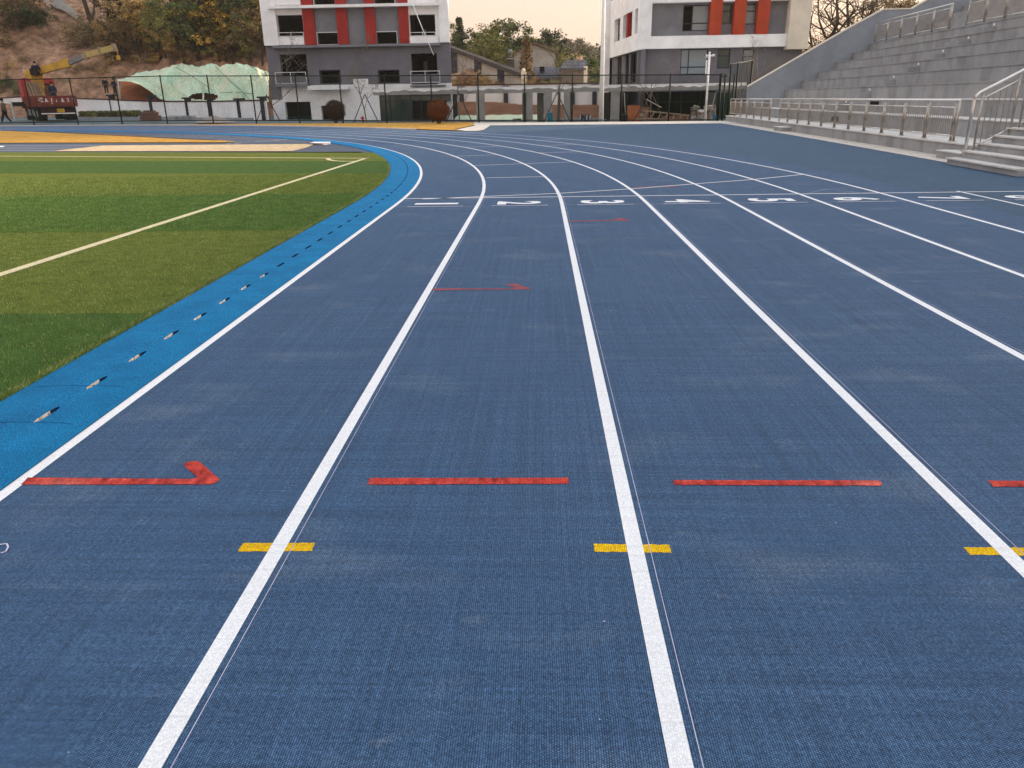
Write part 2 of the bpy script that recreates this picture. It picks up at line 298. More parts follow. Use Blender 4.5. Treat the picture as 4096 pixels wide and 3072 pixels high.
# ---------------------------------------------------------------- mesh builder
class MB:
    def __init__(s): s.v = []; s.f = []; s.mi = []; s.cur = 0
    def add(s, vs, fs):
        o = len(s.v); s.v += [tuple(v) for v in vs]; s.f += [tuple(i+o for i in f) for f in fs]; s.mi += [s.cur]*len(fs)
    def box(s, x0, x1, y0, y1, z0, z1, tf=None):
        vs = [(x, y, z) for z in (z0, z1) for y in (y0, y1) for x in (x0, x1)]
        if tf: vs = [tf(*v) for v in vs]
        s.add(vs, [(0, 2, 3, 1), (4, 5, 7, 6), (0, 1, 5, 4), (2, 6, 7, 3), (0, 4, 6, 2), (1, 3, 7, 5)])
    def quad(s, a, b, c, d): s.add([a, b, c, d], [(0, 1, 2, 3)])
    def poly(s, pts): s.add(pts, [tuple(range(len(pts)))])
    def prism(s, pts, z0, z1):
        n = len(pts)
        s.add([(x, y, z0) for x, y in pts]+[(x, y, z1) for x, y in pts], [tuple(range(n))[::-1], tuple(range(n, 2*n))]+[(i, (i+1) % n, n+(i+1) % n, n+i) for i in range(n)])
    def tube(s, pts, r, n=8, cap=True):
        pts = [Vector(p) for p in pts]; k = len(pts); rs = r if isinstance(r, (list, tuple)) else [r]*k
        o = len(s.v); up = Vector((0, 0, 1))
        for i, p in enumerate(pts):
            d = (pts[min(i+1, k-1)]-pts[max(i-1, 0)]).normalized()
            a = d.cross(up if abs(d.z) < .95 else Vector((1, 0, 0))).normalized(); b = d.cross(a)
            for j in range(n):
                t = 2*math.pi*j/n; s.v.append(tuple(p+(a*math.cos(t)+b*math.sin(t))*rs[i]))
        nf = len(s.f)
        for i in range(k-1):
            for j in range(n): s.f.append((o+i*n+j, o+i*n+(j+1) % n, o+(i+1)*n+(j+1) % n, o+(i+1)*n+j))
        if cap: s.f.append(tuple(o+j for j in range(n))[::-1]); s.f.append(tuple(o+(k-1)*n+j for j in range(n)))
        s.mi += [s.cur]*(len(s.f)-nf)
    def beam(s, a, b, w, h):                    # box between two points
        a, b = Vector(a), Vector(b); d = (b-a).normalized(); sd_ = d.cross(Vector((0, 0, 1))); sd_ = (sd_ if sd_.length > .01 else Vector((1, 0, 0))).normalized(); u = sd_.cross(d)
        vs = [p+sd_*(i*w/2)+u*(j*h/2) for p in (a, b) for i, j in ((-1, -1), (1, -1), (1, 1), (-1, 1))]
        s.add(vs, [(3, 2, 1, 0), (4, 5, 6, 7), (0, 1, 5, 4), (1, 2, 6, 5), (2, 3, 7, 6), (3, 0, 4, 7)])
    def ico(s, c, r, sub=1, squash=(1, 1, 1), jit=0.):
        b = bmesh.new(); bmesh.ops.create_icosphere(b, subdivisions=sub, radius=1)
        vs = [(c[0]+v.co.x*r*squash[0]*(1+rnd.uniform(-jit, jit)), c[1]+v.co.y*r*squash[1]*(1+rnd.uniform(-jit, jit)), c[2]+v.co.z*r*squash[2]*(1+rnd.uniform(-jit, jit))) for v in b.verts]
        s.add(vs, [tuple(v.index for v in f.verts) for f in b.faces]); b.free()
    def mesh(s, name, mats, smooth=False):
        me = bpy.data.meshes.new(name); me.from_pydata(s.v, [], s.f)
        mats = mats if isinstance(mats, (list, tuple)) else [mats]
        for m_ in mats: me.materials.append(m_)
        if len(mats) > 1: me.polygons.foreach_set('material_index', s.mi)
        if smooth: me.polygons.foreach_set('use_smooth', [True]*len(me.polygons))
        me.update(); return me
    def build(s, name, mats, parent=None, smooth=False, label=None):
        o = bpy.data.objects.new(name, s.mesh(name, mats, smooth)); C.collection.objects.link(o)
        if parent is not None:
            o.parent = parent
            if parent.type == 'EMPTY': o.matrix_parent_inverse = parent.matrix_basis.inverted()
        if label: o['label'] = label
        return o
def tag(o, label=None, cat=None, group=None, kind=None):
    for k, v in (('label', label), ('category', cat), ('group', group), ('kind', kind)):
        if v: o[k] = v
    return o
def empty(name, loc, label, cat, group=None, rz=0, sc=1):
    o = bpy.data.objects.new(name, None); C.collection.objects.link(o); o.location = loc; o.rotation_euler = (0, 0, rz)
    o.scale = (sc,)*3 if not isinstance(sc, tuple) else sc; o.empty_display_size = .2
    return tag(o, label, cat, group)
def setp(o): return tag(o, kind='structure')
def copy_tree(o, parent=None):
    c = o.copy(); C.collection.objects.link(c); c.parent = parent
    for ch in list(o.children): copy_tree(ch, c)
    return c
def flat(mb, name, mats, z=0., lift=True, parent=None, struct=True, smooth=False):
    """ground sheet: split at the fold where the ground starts to rise, then lifted"""
    o = mb.build(name, mats, parent, smooth)
    if lift:
        b = bmesh.new(); b.from_mesh(o.data); bmesh.ops.triangulate(b, faces=b.faces[:])
        n = Vector((-1, 1, 0)).normalized()
        bmesh.ops.bisect_plane(b, geom=b.verts[:]+b.edges[:]+b.faces[:], plane_co=n*KC, plane_no=n)
        for v in b.verts: v.co.z += rise(v.co.x, v.co.y)
        b.to_mesh(o.data); b.free()
    for v in o.data.vertices: v.co.z += z
    if struct and parent is None: setp(o)
    return o

# ---------------------------------------------------------------- track geometry
RB, YC = 36.8, -.754
def P(q, s):
    if s <= 0: return (q, YC+s)
    t = s/RB; return (-RB+(RB+q)*math.cos(t), YC+(RB+q)*math.sin(t))
def ss(s0, s1, st=1.2):
    out = [s0]
    if s0 < 0: out += [-x for x in np.arange(-int(-s0), 0, 3.)*-1 if -x > s0 and -x < 0]
    s = 0. if s0 < 0 else s0+st
    while s < s1-1e-6: out.append(s); s += st
    out.append(s1); return sorted(set(round(x, 4) for x in out))
def strip(mb, q0, q1, s0, s1, st=1.):
    S = ss(s0, s1, st); vs = []
    for s in S: vs += [(*P(q0, s), 0), (*P(q1, s), 0)]
    mb.add(vs, [(2*i, 2*i+1, 2*i+3, 2*i+2) for i in range(len(S)-1)])
SMAX = RB*2.3
# base ground
mb = MB()
mb.poly([(-400, -60, -.12), (400, -60, -.12), (400, 38.4, -.12), (13.1, 38.4, -.12), (-90, 51.8, -.12), (-400, 92, -.12)])
o = flat(mb, 'ground', MT['groundm'], -.0)
# running track surface
mb = MB(); strip(mb, -.06, 8.0, -22, SMAX, 1.); flat(mb, 'running_track', MT['track'], 0.)
# apron between track and stand, out to the pale walkway in front of the fence
o0 = (11.45, 0)
ra = lambda a, b: (11.45+(.048*a+b)/1.00115, (a-.048*b)/1.00115)           # stand frame -> world xy
k0, k1 = gp(1962, 502), gp(2905, 494)
mb = MB(); pts = [(8.0, -22), P(8.0, 0)]+[P(8.0, s) for s in np.arange(1., 29.5, 1.)]
pts += [(-1.05, 28.4), (k0[0], k0[1]), (k1[0], k1[1]), ra(28, -.78), ra(15, -.72), ra(5, -.76), ra(-22, -.7)]
mb.poly([(x, y, 0) for x, y in pts]); flat(mb, 'track_apron', MT['apron'], -.004)
# walkway between apron and fence
mb = MB(); f0, f1 = gp(1952, 490.5), gp(2905, 487)
mb.poly([(k0[0]-.9, k0[1]+.2, 0), k0+(0,), k1+(0,), (14.2, k1[1], 0), (14.2, f1[1]+1, 0), (k0[0]-2.0, f0[1]+.6, 0)])
mb.poly([(-1.45, 27.2, 0), (-.95, 27.2, 0), (-1.05+.35, 28.4, 0), k0+(0,), (k0[0]-.9, k0[1]+.2, 0), (-2.2, 29.0, 0)])
flat(mb, 'walkway', MT['kerbs'], .012)
# kerb along the outer edge of the bend
mb = MB()
S = ss(28.0, SMAX, 1.)
for q0, q1, z0, z1 in ((8.0, 8.0, -.05, .05), (8.0, 8.16, .05, .05), (8.16, 8.16, .05, -.05)):
    vs = []
    for s in S: vs += [(*P(q0, s), z0), (*P(q1, s), z1)]
    mb.add(vs, [(2*i, 2*i+1, 2*i+3, 2*i+2) for i in range(len(S)-1)])
flat(mb, 'track_kerb', MT['kerbs'], .0)
# pale paving along the foot of the stand
mb = MB(); mb.poly([(*ra(-22, -.78), 0), (*ra(-22, .1), 0), (*ra(37.2, .1), 0), (*ra(34.0, -.95), 0), (*ra(28, -.78), 0), (*ra(15, -.74), 0), (*ra(5, -.80), 0)])
flat(mb, 'stand_pavement', MT['pave'], .003)
# infield surface, inside the bend
mb = MB(); FE = [gp(-700, 611), gp(0, 610), gp(500, 609), gp(1000, 608), gp(1440, 606)]
pts = [P(-.62, s) for s in np.arange(11., SMAX, 1.)]
mb.poly([(x, y, 0) for x, y in FE+pts]); flat(mb, 'infield', MT['infield'], -.006)
# football pitch in mown stripes
def innerq(y): return P(-.66, (y-YC) if y < YC else RB*math.asin(min(1, (y-YC)/(RB-.66))))
def rowy(py, pxs): return [gp(x, py) for x in pxs]
rows = [(609, 611), (645, 645), (695, 695), (774, 775), (920, 922), (1256, 1257)]
rowpts = []
for yl, yr in rows:
    a, b = gp(-300, yl), gp(1200 if yl < 1200 else 500, yr); sl = (b[1]-a[1])/(b[0]-a[0])
    yy = a[1]
    for _ in range(30):                                  # meet the inner edge of the blue strip
        e = innerq(yy); yy = a[1]+sl*(e[0]-a[0])
    L_ = (-40., a[1]+sl*(-40-a[0])); rowpts.append((L_, innerq(yy)))
rowpts.append(((-40., -22.), (-.66, -22.)))
mb = MB()
cols = [0, 1, 0, 1, 0, 1]                                # light / dark alternate
cols = [0, 1, 0, 1, 0, 1]
for i in range(len(rowpts)-1):
    (l0, r0_), (l1, r1_) = rowpts[i], rowpts[i+1]; mb.cur = cols[i]
    n = 8; edge = []
    for k in range(n+1):
        yv = r0_[1]+(r1_[1]-r0_[1])*k/n; edge.append(innerq(yv))
    mb.poly([(l0[0], l0[1], 0)]+[(e[0], e[1], 0) for e in edge]+[(l1[0], l1[1], 0)])
flat(mb, 'football_pitch', [MT['turfA'], MT['turfB']], .006)
def seg(mb, a, b, w, z=0, clipx=None):
    a, b = Vector(a), Vector(b); d = (b-a).normalized(); n = Vector((-d.y, d.x))*w/2
    mb.quad((*(a+n), z), (*(a-n), z), (*(b-n), z), (*(b+n), z))
mb = MB()
seg(mb, gp(-900, 1390), gp(1468, 633), .115)
seg(mb, gp(-600, 622), gp(1474, 634.5), .13)
arc = [gp(*p) for p in [(1310, 635), (1318, 641), (1342, 645), (1385, 647), (1428, 647)]]
for a, b in zip(arc, arc[1:]): seg(mb, a, b, .12, .0005)
flat(mb, 'pitch_line', MT['cream'], .010)
# blue drained edge strip with slots
mb = MB(); mch = MB(); s = -14.; rowsS = []
while s < 62:
    for ds, wv in ((0, 0), (.02, .010), (.05, .015), (.155, .015), (.19, .011), (.215, 0)): rowsS.append((s+ds-.006, wv))
    s += .452
rowsS = [(-22., 0)]+rowsS+[(SMAX, 0)] if False else [(-22., 0)]+rowsS
s = rowsS[-1][0]+1
while s < SMAX: rowsS.append((s, 0)); s += 1.
vs = []; fs = []
for s, wv in rowsS:
    for q, z in ((-.68, .0), (-.62, .012), (-.40, .02), (-.285-wv, .019), (-.285+wv, .019), (-.16, .016), (-.024, .001)): vs.append((*P(q, s), z))
for i in range(len(rowsS)-1):
    for j in range(6):
        if j == 3 and not False: continue
        a = i*7+j; fs.append((a, a+1, a+8, a+7))
mb.add(vs, fs)
# slot walls
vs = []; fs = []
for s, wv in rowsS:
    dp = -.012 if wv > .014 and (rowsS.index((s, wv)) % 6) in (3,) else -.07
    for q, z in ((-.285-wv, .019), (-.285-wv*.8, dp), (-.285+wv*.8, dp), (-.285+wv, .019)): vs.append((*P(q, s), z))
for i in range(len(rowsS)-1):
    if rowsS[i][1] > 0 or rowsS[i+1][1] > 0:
        a = i*4; mch.cur = 1 if (i % 6 in (4, 5) or (rowsS[i][0] > -4.6 and i % 6 != 1)) else 0  # slot far ends and distant slots coloured dark as shade in the hole
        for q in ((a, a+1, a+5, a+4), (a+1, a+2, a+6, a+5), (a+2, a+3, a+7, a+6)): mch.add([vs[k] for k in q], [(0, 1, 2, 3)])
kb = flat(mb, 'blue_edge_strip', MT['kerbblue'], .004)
flat(mch, 'drain_slot', [mat('slot_inside', (.74, .70, .62), (.36, .30, .24), rough=.9, scale=30, detail=3, fine=.5, bscale=90), MT['slotshade']], .004, parent=kb)
mb = MB()
for s in (-8.12, -7.62, -4.8, -.6, 3.4, 9.2, 17.):
    for q0, q1, dq in ((-.62, -.40, 0.), (-.40, -.16, .004), (-.16, -.05, .001)):
        zz = {(-.62): .011, (-.40): .019, (-.16): .015}[q0]; z2 = {(-.40): .019, (-.16): .015, (-.05): .001}[q1]
        a, b = P(q0, s), P(q1, s); j = .007
        mb.quad((a[0], a[1]-j/2, zz), (b[0], b[1]-j/2, z2), (b[0], b[1]+j/2, z2), (a[0], a[1]+j/2, zz))
flat(mb, 'strip_seam', mat('strip_joint', (.005, .07, .18)), .006, parent=kb)
# lane lines
mb = MB(); strip(mb, -.025, .03, -22, SMAX, .8)
for k in range(1, 7): strip(mb, 1.22*k-.025, 1.22*k+.03, -22, SMAX, .8)
a = (8.54, 0); strip(mb, 8.515, 8.565, -22, .75, .75); strip(mb, 9.735, 9.785, -22, .75, .75)
flat(mb, 'lane_line', MT['line'], .0012)
mb = MB()
for k in range(0, 7):
    q = 1.22*k+.052 if k else -.062
    strip(mb, q-.0012, q+.0012, -22, 1. if k else 12, .8)
flat(mb, 'chalk_line', MT['chalk'], .0018)
# cross lines
mb = MB(); seg(mb, (0., .02), (10.3, .02), .05)
seg(mb, gp(1690, 797), gp(2235, 774), .05); 
inc = [gp(*p) for p in [(2235, 774), (2525, 756), (2790, 735), (3020, 718), (3213, 698)]]
for a, b in zip(inc, inc[1:]): seg(mb, a, b, .05)
for a, b in [((1945, 712), (2180, 707)), ((1890, 663), (2090, 655)), ((2090, 655), (2290, 648)), ((1810, 626), (1985, 619)), ((2155, 612), (2320, 607)), ((2160, 583), (2300, 579)), ((2145, 562), (2240, 558)), ((1862, 589), (1990, 586)), ((1652, 552), (1800, 546)), ((1530, 530), (1590, 527)), ((1190, 524), (1260, 522))]:
    seg(mb, gp(*a), gp(*b), .05)
for k in range(8): seg(mb, (1.22*k+.22, -.96), (1.22*k+1.02, -.96), .035)
flat(mb, 'cross_line', MT['line'], .0034)
mb = MB(); seg(mb, (-.1, -.965), (9.6, -.955), .008); seg(mb, gp(3235, 773), gp(3305, 758), .01); seg(mb, gp(3305, 758), gp(3430, 770), .01)
sq = [gp(*p) for p in [(0, 2182), (28, 2178), (34, 2192), (24, 2210), (4, 2216)]]
for a, b in zip(sq, sq[1:]): seg(mb, a, b, .006)

for _ in range(22):
    x, y = rnd.uniform(-.0, 7.), -11+rnd.random()**2*14; r = rnd.uniform(.0012, .003); mb.poly([(x+r*math.cos(a)*rnd.uniform(.6, 1.6), y+r*math.sin(a), 0) for a in (0, 1.2, 2.4, 3.6, 5.)])
flat(mb, 'chalk_mark', MT['chalk'], .0044)
# runway lines and plates in the infield
mb = MB()
for a, b in [((-200, 584), (420, 583)), ((-200, 592), (330, 593)), ((-200, 601), (215, 602)), ((905, 577), (965, 572)), ((1100, 561), (1150, 558)), ((1020, 566), (1120, 562))]: seg(mb, gp(*a), gp(*b), .07)
flat(mb, 'runway_line', MT['line'], .006)
mb = MB(); mb.poly([(*gp(*p), 0) for p in [(0, 585), (20, 585), (14, 589), (0, 590)]]); flat(mb, 'takeoff_board', MT['line'], .012)
# sand pit
mb = MB(); sp_ = [gp(*p) for p in [(205, 606), (250, 601), (420, 583), (1262, 577), (1225, 592), (1170, 606)]]
mb.poly([(x, y, 0) for x, y in sp_]); flat(mb, 'sand_pit', MT['sand'], .012)
mb = MB(); a, b = gp(420, 582.5), gp(1245, 576.5); seg(mb, a, b, .12, .0)
flat(mb, 'pit_border', MT['black'], .04)
# take-off plate by the pit
t_ = [gp(*p) for p in [(1240, 578), (1258, 573), (1322, 574), (1322, 577), (1290, 580)]]
mb = MB(); mb.prism(t_, .0, .06); flat(mb, 'landing_board', MT['line'], 0, struct=False)
tag(bpy.data.objects['landing_board'], 'low white board with a dark red edge at the far end of the sand pit', 'board')
mb = MB(); seg(mb, gp(1236, 578.5), gp(1322, 580.5), .16); flat(mb, 'board_edge', mat('dark_red', (.12, .02, .02)), .05, parent=bpy.data.objects['landing_board'])
# dry grass patches
mb = MB(); mb.poly([(*gp(*p), 0) for p in [(-500, 507), (0, 524), (400, 538), (870, 562), (950, 569), (880, 571), (500, 571.5), (0, 573), (-600, 575)]])
flat(mb, 'dry_grass_patch', MT['dry'], .02); bpy.data.objects['dry_grass_patch']['kind'] = 'stuff'
tag(bpy.data.objects['dry_grass_patch'], 'long wedge of orange dry grass inside the bend of the track', 'dry grass')
mb = MB(); a, b = gp(150, 528), gp(870, 563); seg(mb, gp(-300, 512), a, .2); seg(mb, a, b, .2); flat(mb, 'patch_border', MT['black'], .03)
FA, FB = Vector((-38, 45)), Vector((13.1, 38.35))                  # fence line
mb = MB(); S = [P(8.16, s) for s in np.arange(SMAX, 28.2, -1.)]
fr = [(-90, 51.8)]+[(x, 38.35+(13.1-x)*.1301+.35) for x in np.arange(-84, -2.1, 3.)]+[(-2.2, 40.6), (k0[0]-1.0, k0[1]+.3), (-2.3, 29.1), (-1.5, 27.3)]
mb.poly([(x, y, 0) for x, y in fr+[p for p in S[::-1]]]); flat(mb, 'dry_grass_verge', MT['dry'], .03)
tag(bpy.data.objects['dry_grass_verge'], 'strip of orange dry grass between the track and the mesh fence', 'dry grass'); bpy.data.objects['dry_grass_verge']['kind'] = 'stuff'

# painted marks
def mark(name, pts, m_, z=.0022, lab=None):
    g_ = [Vector((*gp(*p), 0)) for p in pts]; q = []
    for a, b in zip(g_, g_[1:]+g_[:1]):
        k = max(1, int((b-a).length/.008)); n_ = Vector((-(b-a).y, (b-a).x, 0)).normalized()
        for i in range(k): q.append(tuple(a.lerp(b, i/k)+n_*rnd.uniform(-.0022, .0022)))
    mb = MB(); mb.poly(q); return flat(mb, name, m_, z)
def over(pts, m_, w=.03):
    g_ = [Vector((*gp(*p), 0)) for p in pts]; c = sum(g_, Vector())/len(g_); q = []
    for p in g_: d = p-c; q.append((p.x+(w if d.x > 0 else -w), p.y+(w*.8 if d.y > 0 else -w*.8), 0))
    mb = MB(); mb.poly(q); return flat(mb, 'overspray', m_, .0016)
om = bpy.data.materials.new('red_overspray'); om.use_nodes = True; on = om.node_tree; ob_ = on.nodes['Principled BSDF']; ob_.inputs['Base Color'].default_value = (.34, .035, .04, 1); ob_.inputs['Roughness'].default_value = .8
ot = on.nodes.new('ShaderNodeTexNoise'); ot.inputs['Scale'].default_value = 160; og = on.nodes.new('ShaderNodeNewGeometry'); on.links.new(og.outputs['Position'], ot.inputs['Vector']); orr = on.nodes.new('ShaderNodeMapRange'); orr.inputs[1].default_value = .42; orr.inputs[2].default_value = .75; orr.inputs[4].default_value = .5
on.links.new(ot.outputs['Fac'], orr.inputs[0]); on.links.new(orr.outputs[0], ob_.inputs['Alpha'])
for q in ([(120, 1938), (130, 1914), (840, 1916), (850, 1938)], [(1490, 1938), (1490, 1916), (2262, 1915), (2262, 1934)], [(2712, 1924), (2716, 1938), (3510, 1942), (3510, 1926)]): over(q, om, .012)
mark('red_mark', [(83, 1940), (110, 1912), (760, 1918), (795, 1912), (740, 1868), (738, 1852), (770, 1846), (797, 1848), (872, 1912), (880, 1918), (868, 1930), (850, 1938)], MT['red'])
mark('red_mark', [(1468, 1940), (1478, 1914), (2272, 1913), (2276, 1936)], MT['red'])
mark('red_mark', [(2690, 1922), (2700, 1941), (3520, 1944), (3530, 1934), (3512, 1923)], MT['red'])
mark('red_mark', [(3950, 1924), (3974, 1948), (4330, 1950), (4320, 1926)], MT['red'])
mark('red_mark', [(1732, 1162), (1732, 1154), (2060, 1155), (2025, 1138), (2060, 1135), (2122, 1153), (2118, 1158)], MT['redfaint'])
mark('red_mark', [(2270, 887), (2270, 884), (2480, 880), (2452, 874), (2475, 872), (2520, 880), (2518, 883)], MT['redfaint'])
mark('red_mark', [(2535, 751), (2535, 749), (2670, 744), (2712, 746), (2710, 748), (2640, 749)], MT['redfaint'])
for pts in ([(952, 2207), (972, 2173), (1258, 2172), (1248, 2204)], [(2376, 2176), (2378, 2207), (2686, 2211), (2678, 2179)], [(3856, 2190), (3880, 2219), (4200, 2224), (4180, 2190)]):
    mark('yellow_mark', pts, MT['yellow'], .0007)
# lane numbers
for k in range(8):
    cu = bpy.data.curves.new('t', 'FONT'); cu.body = str(k+1); cu.size = 1.0; cu.offset = .03; cu.align_x = 'CENTER'; cu.resolution_u = 6
    to = bpy.data.objects.new('t', cu); C.collection.objects.link(to); bpy.context.view_layer.update()
    me = bpy.data.meshes.new_from_object(to.evaluated_get(bpy.context.evaluated_depsgraph_get())); bpy.data.objects.remove(to)
    co = np.array([v.co[:] for v in me.vertices]); y0_, y1_ = co[:, 1].min(), co[:, 1].max(); xm = (co[:, 0].min()+co[:, 0].max())/2; wd = max(co[:, 0].max()-co[:, 0].min(), .3)
    for v in me.vertices:
        h_ = (v.co.y-y0_)/(y1_-y0_); l_ = (v.co.x-xm)/wd
        v.co = (1.22*k+.28+h_*.64, -.64-l_*(.36 if k else .30), 0)
    me.materials.append(MT['line']); o = bpy.data.objects.new('lane_number', me); C.collection.objects.link(o); o.location.z = .0022; setp(o)

# ---------------------------------------------------------------- turf blades near the camera
_a, _b = gp(-900, 1390), gp(1468, 633); LNY, LNX = [_a[1], _b[1]], [_a[0], _b[0]]
def blades(name, n, region, hmin, hmax, mats, z0=.006, w=.004, lean=.6, weights=(6, 3, 1), seedv=3):
    g = np.random.default_rng(seedv); xy = region(g, n)
    if name == 'turf_blades': xy = xy[np.abs(xy[:, 0]-np.interp(xy[:, 1], LNY, LNX)) > .07]
    n = len(xy)
    h = g.uniform(hmin, hmax, n); a = g.uniform(0, 2*np.pi, n); l = g.uniform(.1, lean, n)*h; la = g.uniform(0, 2*np.pi, n)
    v = np.zeros((n, 3, 3)); dx, dy = np.cos(a)*w/2, np.sin(a)*w/2
    v[:, 0, 0] = xy[:, 0]-dx; v[:, 0, 1] = xy[:, 1]-dy; v[:, 1, 0] = xy[:, 0]+dx; v[:, 1, 1] = xy[:, 1]+dy
    v[:, 2, 0] = xy[:, 0]+np.cos(la)*l+(xy[:, 2] if xy.shape[1] > 2 else 0); v[:, 2, 1] = xy[:, 1]+np.sin(la)*l; v[:, 2, 2] = h; v[:, :, 2] += z0
    me = bpy.data.meshes.new(name); me.vertices.add(n*3); me.vertices.foreach_set('co', v.reshape(-1))
    me.loops.add(n*3); me.loops.foreach_set('vertex_index', np.arange(n*3, dtype=np.int32))
    me.polygons.add(n); me.polygons.foreach_set('loop_start', np.arange(0, n*3, 3, dtype=np.int32))
    wts = np.array(weights, float); wts /= wts.sum()
    me.polygons.foreach_set('material_index', g.choice(len(mats), n, p=wts).astype(np.int32))
    for m_ in mats: me.materials.append(m_)
    me.update(calc_edges=True); me.validate(); o = bpy.data.objects.new(name, me); C.collection.objects.link(o); return o
def reg_near(g, n):
    y = -9.6+g.random(n)**1.5*9.5; x = -.66-g.random(n)**1.3*4.2
    lim = -(y+12.17)*.72-.2                      # left edge of view
    k = (x > lim+1.6-2.2); return np.stack([x, y], 1)[k]
# light stripe / dark stripe blades
ylim = rowpts[5][1][1]; ylim2 = rowpts[4][1][1]
def band(lo, hi):
    def f(g, n):
        p = reg_near(g, n); return p[(p[:, 1] > lo) & (p[:, 1] < hi)]
    return f
tag(blades('turf_blades', 150000, band(-10, ylim), .012, .022, [MT['bladeG'], MT['bladeL'], MT['bladeY']], weights=(7, 2, .3)), 'dark green turf blades on the near mown stripe', 'turf', kind='stuff')
tag(blades('turf_blades', 170000, band(ylim, ylim2), .012, .022, [MT['bladeL'], MT['bladeG'], MT['bladeY']], weights=(6, 2.5, 1.2), seedv=5), 'yellow green turf blades on the second mown stripe', 'turf', kind='stuff')
def reg3(g, n):
    y = ylim2+(4.6-ylim2)*g.random(n)**1.2; x = -.66-g.random(n)**1.15*(9.); 
    e = np.array([innerq(v)[0] for v in y]); return np.stack([e+(x+.66), y], 1)
def spl(lo, hi):
    def f(g, n): p = reg3(g, n); return p[(p[:, 1] > lo) & (p[:, 1] < hi)]
    return f
ylim3 = rowpts[3][1][1]
tag(blades('turf_blades', 260000, spl(ylim2, ylim3), .014, .024, [MT['bladeG'], MT['bladeL'], MT['bladeY']], weights=(7, 2, .4), w=.006, seedv=15), 'dark green turf blades on the third mown stripe', 'turf', kind='stuff')
tag(blades('turf_blades', 260000, spl(ylim3, 4.5), .014, .024, [MT['bladeL'], MT['bladeG'], MT['bladeY']], weights=(6, 2.5, 1), w=.007, seedv=16), 'yellow green turf blades on the fourth mown stripe', 'turf', kind='stuff')
def fringe(g, n):
    s = -9.5+g.random(n)*17; q = -.70+g.normal(0, .012, n)
    pts = np.array([P(qq, s_-YC*0) for qq, s_ in zip(q, s)]); return np.concatenate([pts, np.full((n, 1), .012)], 1)
tag(blades('turf_fringe', 15000, fringe, .014, .034, [MT['bladeL'], MT['bladeY'], MT['bladeG']], weights=(4, 4, 2), lean=.9, seedv=9), 'ragged straw coloured turf fringe along the blue edge strip', 'turf', kind='stuff')

# ---------------------------------------------------------------- grandstand
st = empty('grandstand', (11.45, 0, 0), 'stepped bare concrete grandstand with a sloping side wall on the right', 'grandstand')
T = lambda a, b, z: (ra(a, b)[0], ra(a, b)[1], z)
A0, A1 = -24., 36.0
def locp(mbx, name, m_, par=st, **k):
    o = mbx.build(name, m_, None, **k); o.parent = par; o.matrix_parent_inverse = par.matrix_basis.inverted(); return o
NT = 8; TB = lambda i: 1.34+.88*i
TZ = lambda i: .77+.465*i
mb = MB(); mb.box(A0, 36.8, 0, TB(0), -.1, .29, T); locp(mb, 'platform', MT['conc'])
mb = MB(); mb.box(A0, 36.83, -.03, TB(0), .29, .32, T); locp(mb, 'platform_top', MT['conctop'])
for i in range(NT):
    mb = MB(); nb = TB(i+1) if i < NT-1 else 9.6
    mb.box(A0, A1, TB(i), nb+.5, 0, TZ(i)-.03, T); locp(mb, 'tier', MT['conc'])
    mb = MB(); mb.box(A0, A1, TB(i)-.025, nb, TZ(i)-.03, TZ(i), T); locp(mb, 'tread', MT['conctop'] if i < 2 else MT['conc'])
for i in range(5):
    mb = MB(); z = 4.5+.45*i; mb.box(A0, A1, 9.6+.85*i, 10.45+.85*i+.5, 0, z, T); locp(mb, 'tier', MT['conc'])
# side wall profile
prof = [(1.0, -.1), (1.0, 1.88), (3.74, 3.42), (6.3, 4.87), (7.99, 5.74), (9.49, 5.73), (10.27, 6.18), (14.4, 8.4), (14.4, -.1)]
mb = MB()
n = len(prof); vs = [T(A1, b, z) for b, z in prof]+[T(A1+.3, b, z) for b, z in prof]
mb.add(vs, [tuple(range(n)), tuple(range(2*n-1, n-1, -1))]+[(i, n+i, n+(i+1) % n, (i+1) % n) for i in range(n)]); locp(mb, 'side_wall', MT['concside'])
mb = MB()
for (b0, z0), (b1, z1) in zip(prof[1:-2], prof[2:-1]):
    mb.beam(T(A1+.15, b0, z0+.04), T(A1+.15, b1, z1+.04), .36, .07)
locp(mb, 'coping', MT['creamw'])
# half-steps up the aisle
for i in range(7):
    for aa in (21.9, 1.5):
        mb = MB(); mb.box(aa, aa+1.25, TB(i+1)-.44, TB(i+1), TZ(i)-.005, TZ(i)+.235, T); locp(mb, 'aisle_step', MT['conc'])
    mb = MB(); mb.box(22.05, 22.17, TB(i+1)-.012, TB(i+1)+.02, TZ(i)+.30, TZ(i)+.38, T); locp(mb, 'row_number_tag', MT['white'])
# low step blocks in front of the platform
for a_ in (21.6, 5.6):
    mb = MB(); mb.box(a_, a_+1.2, -.42, -.0, 0, .15, T); locp(mb, 'front_step', MT['conc'])
    mb = MB(); mb.box(a_-.02, a_+1.22, -.44, 0., .15, .175, T); locp(mb, 'front_step_top', MT['conctop'])
# wide stairs
for i in range(9):
    b_ = -.95+.275*i; z = .13+.148*i
    mb = MB(); mb.box(2.2, 5.0, b_, 1.9, (z-.148) if i else 0, z-.03, T); locp(mb, 'stair', MT['conc'])
    mb = MB(); mb.box(2.2, 5.03, b_-.03, b_+.3, z-.03, z, T); locp(mb, 'stair_tread', MT['conctop'])
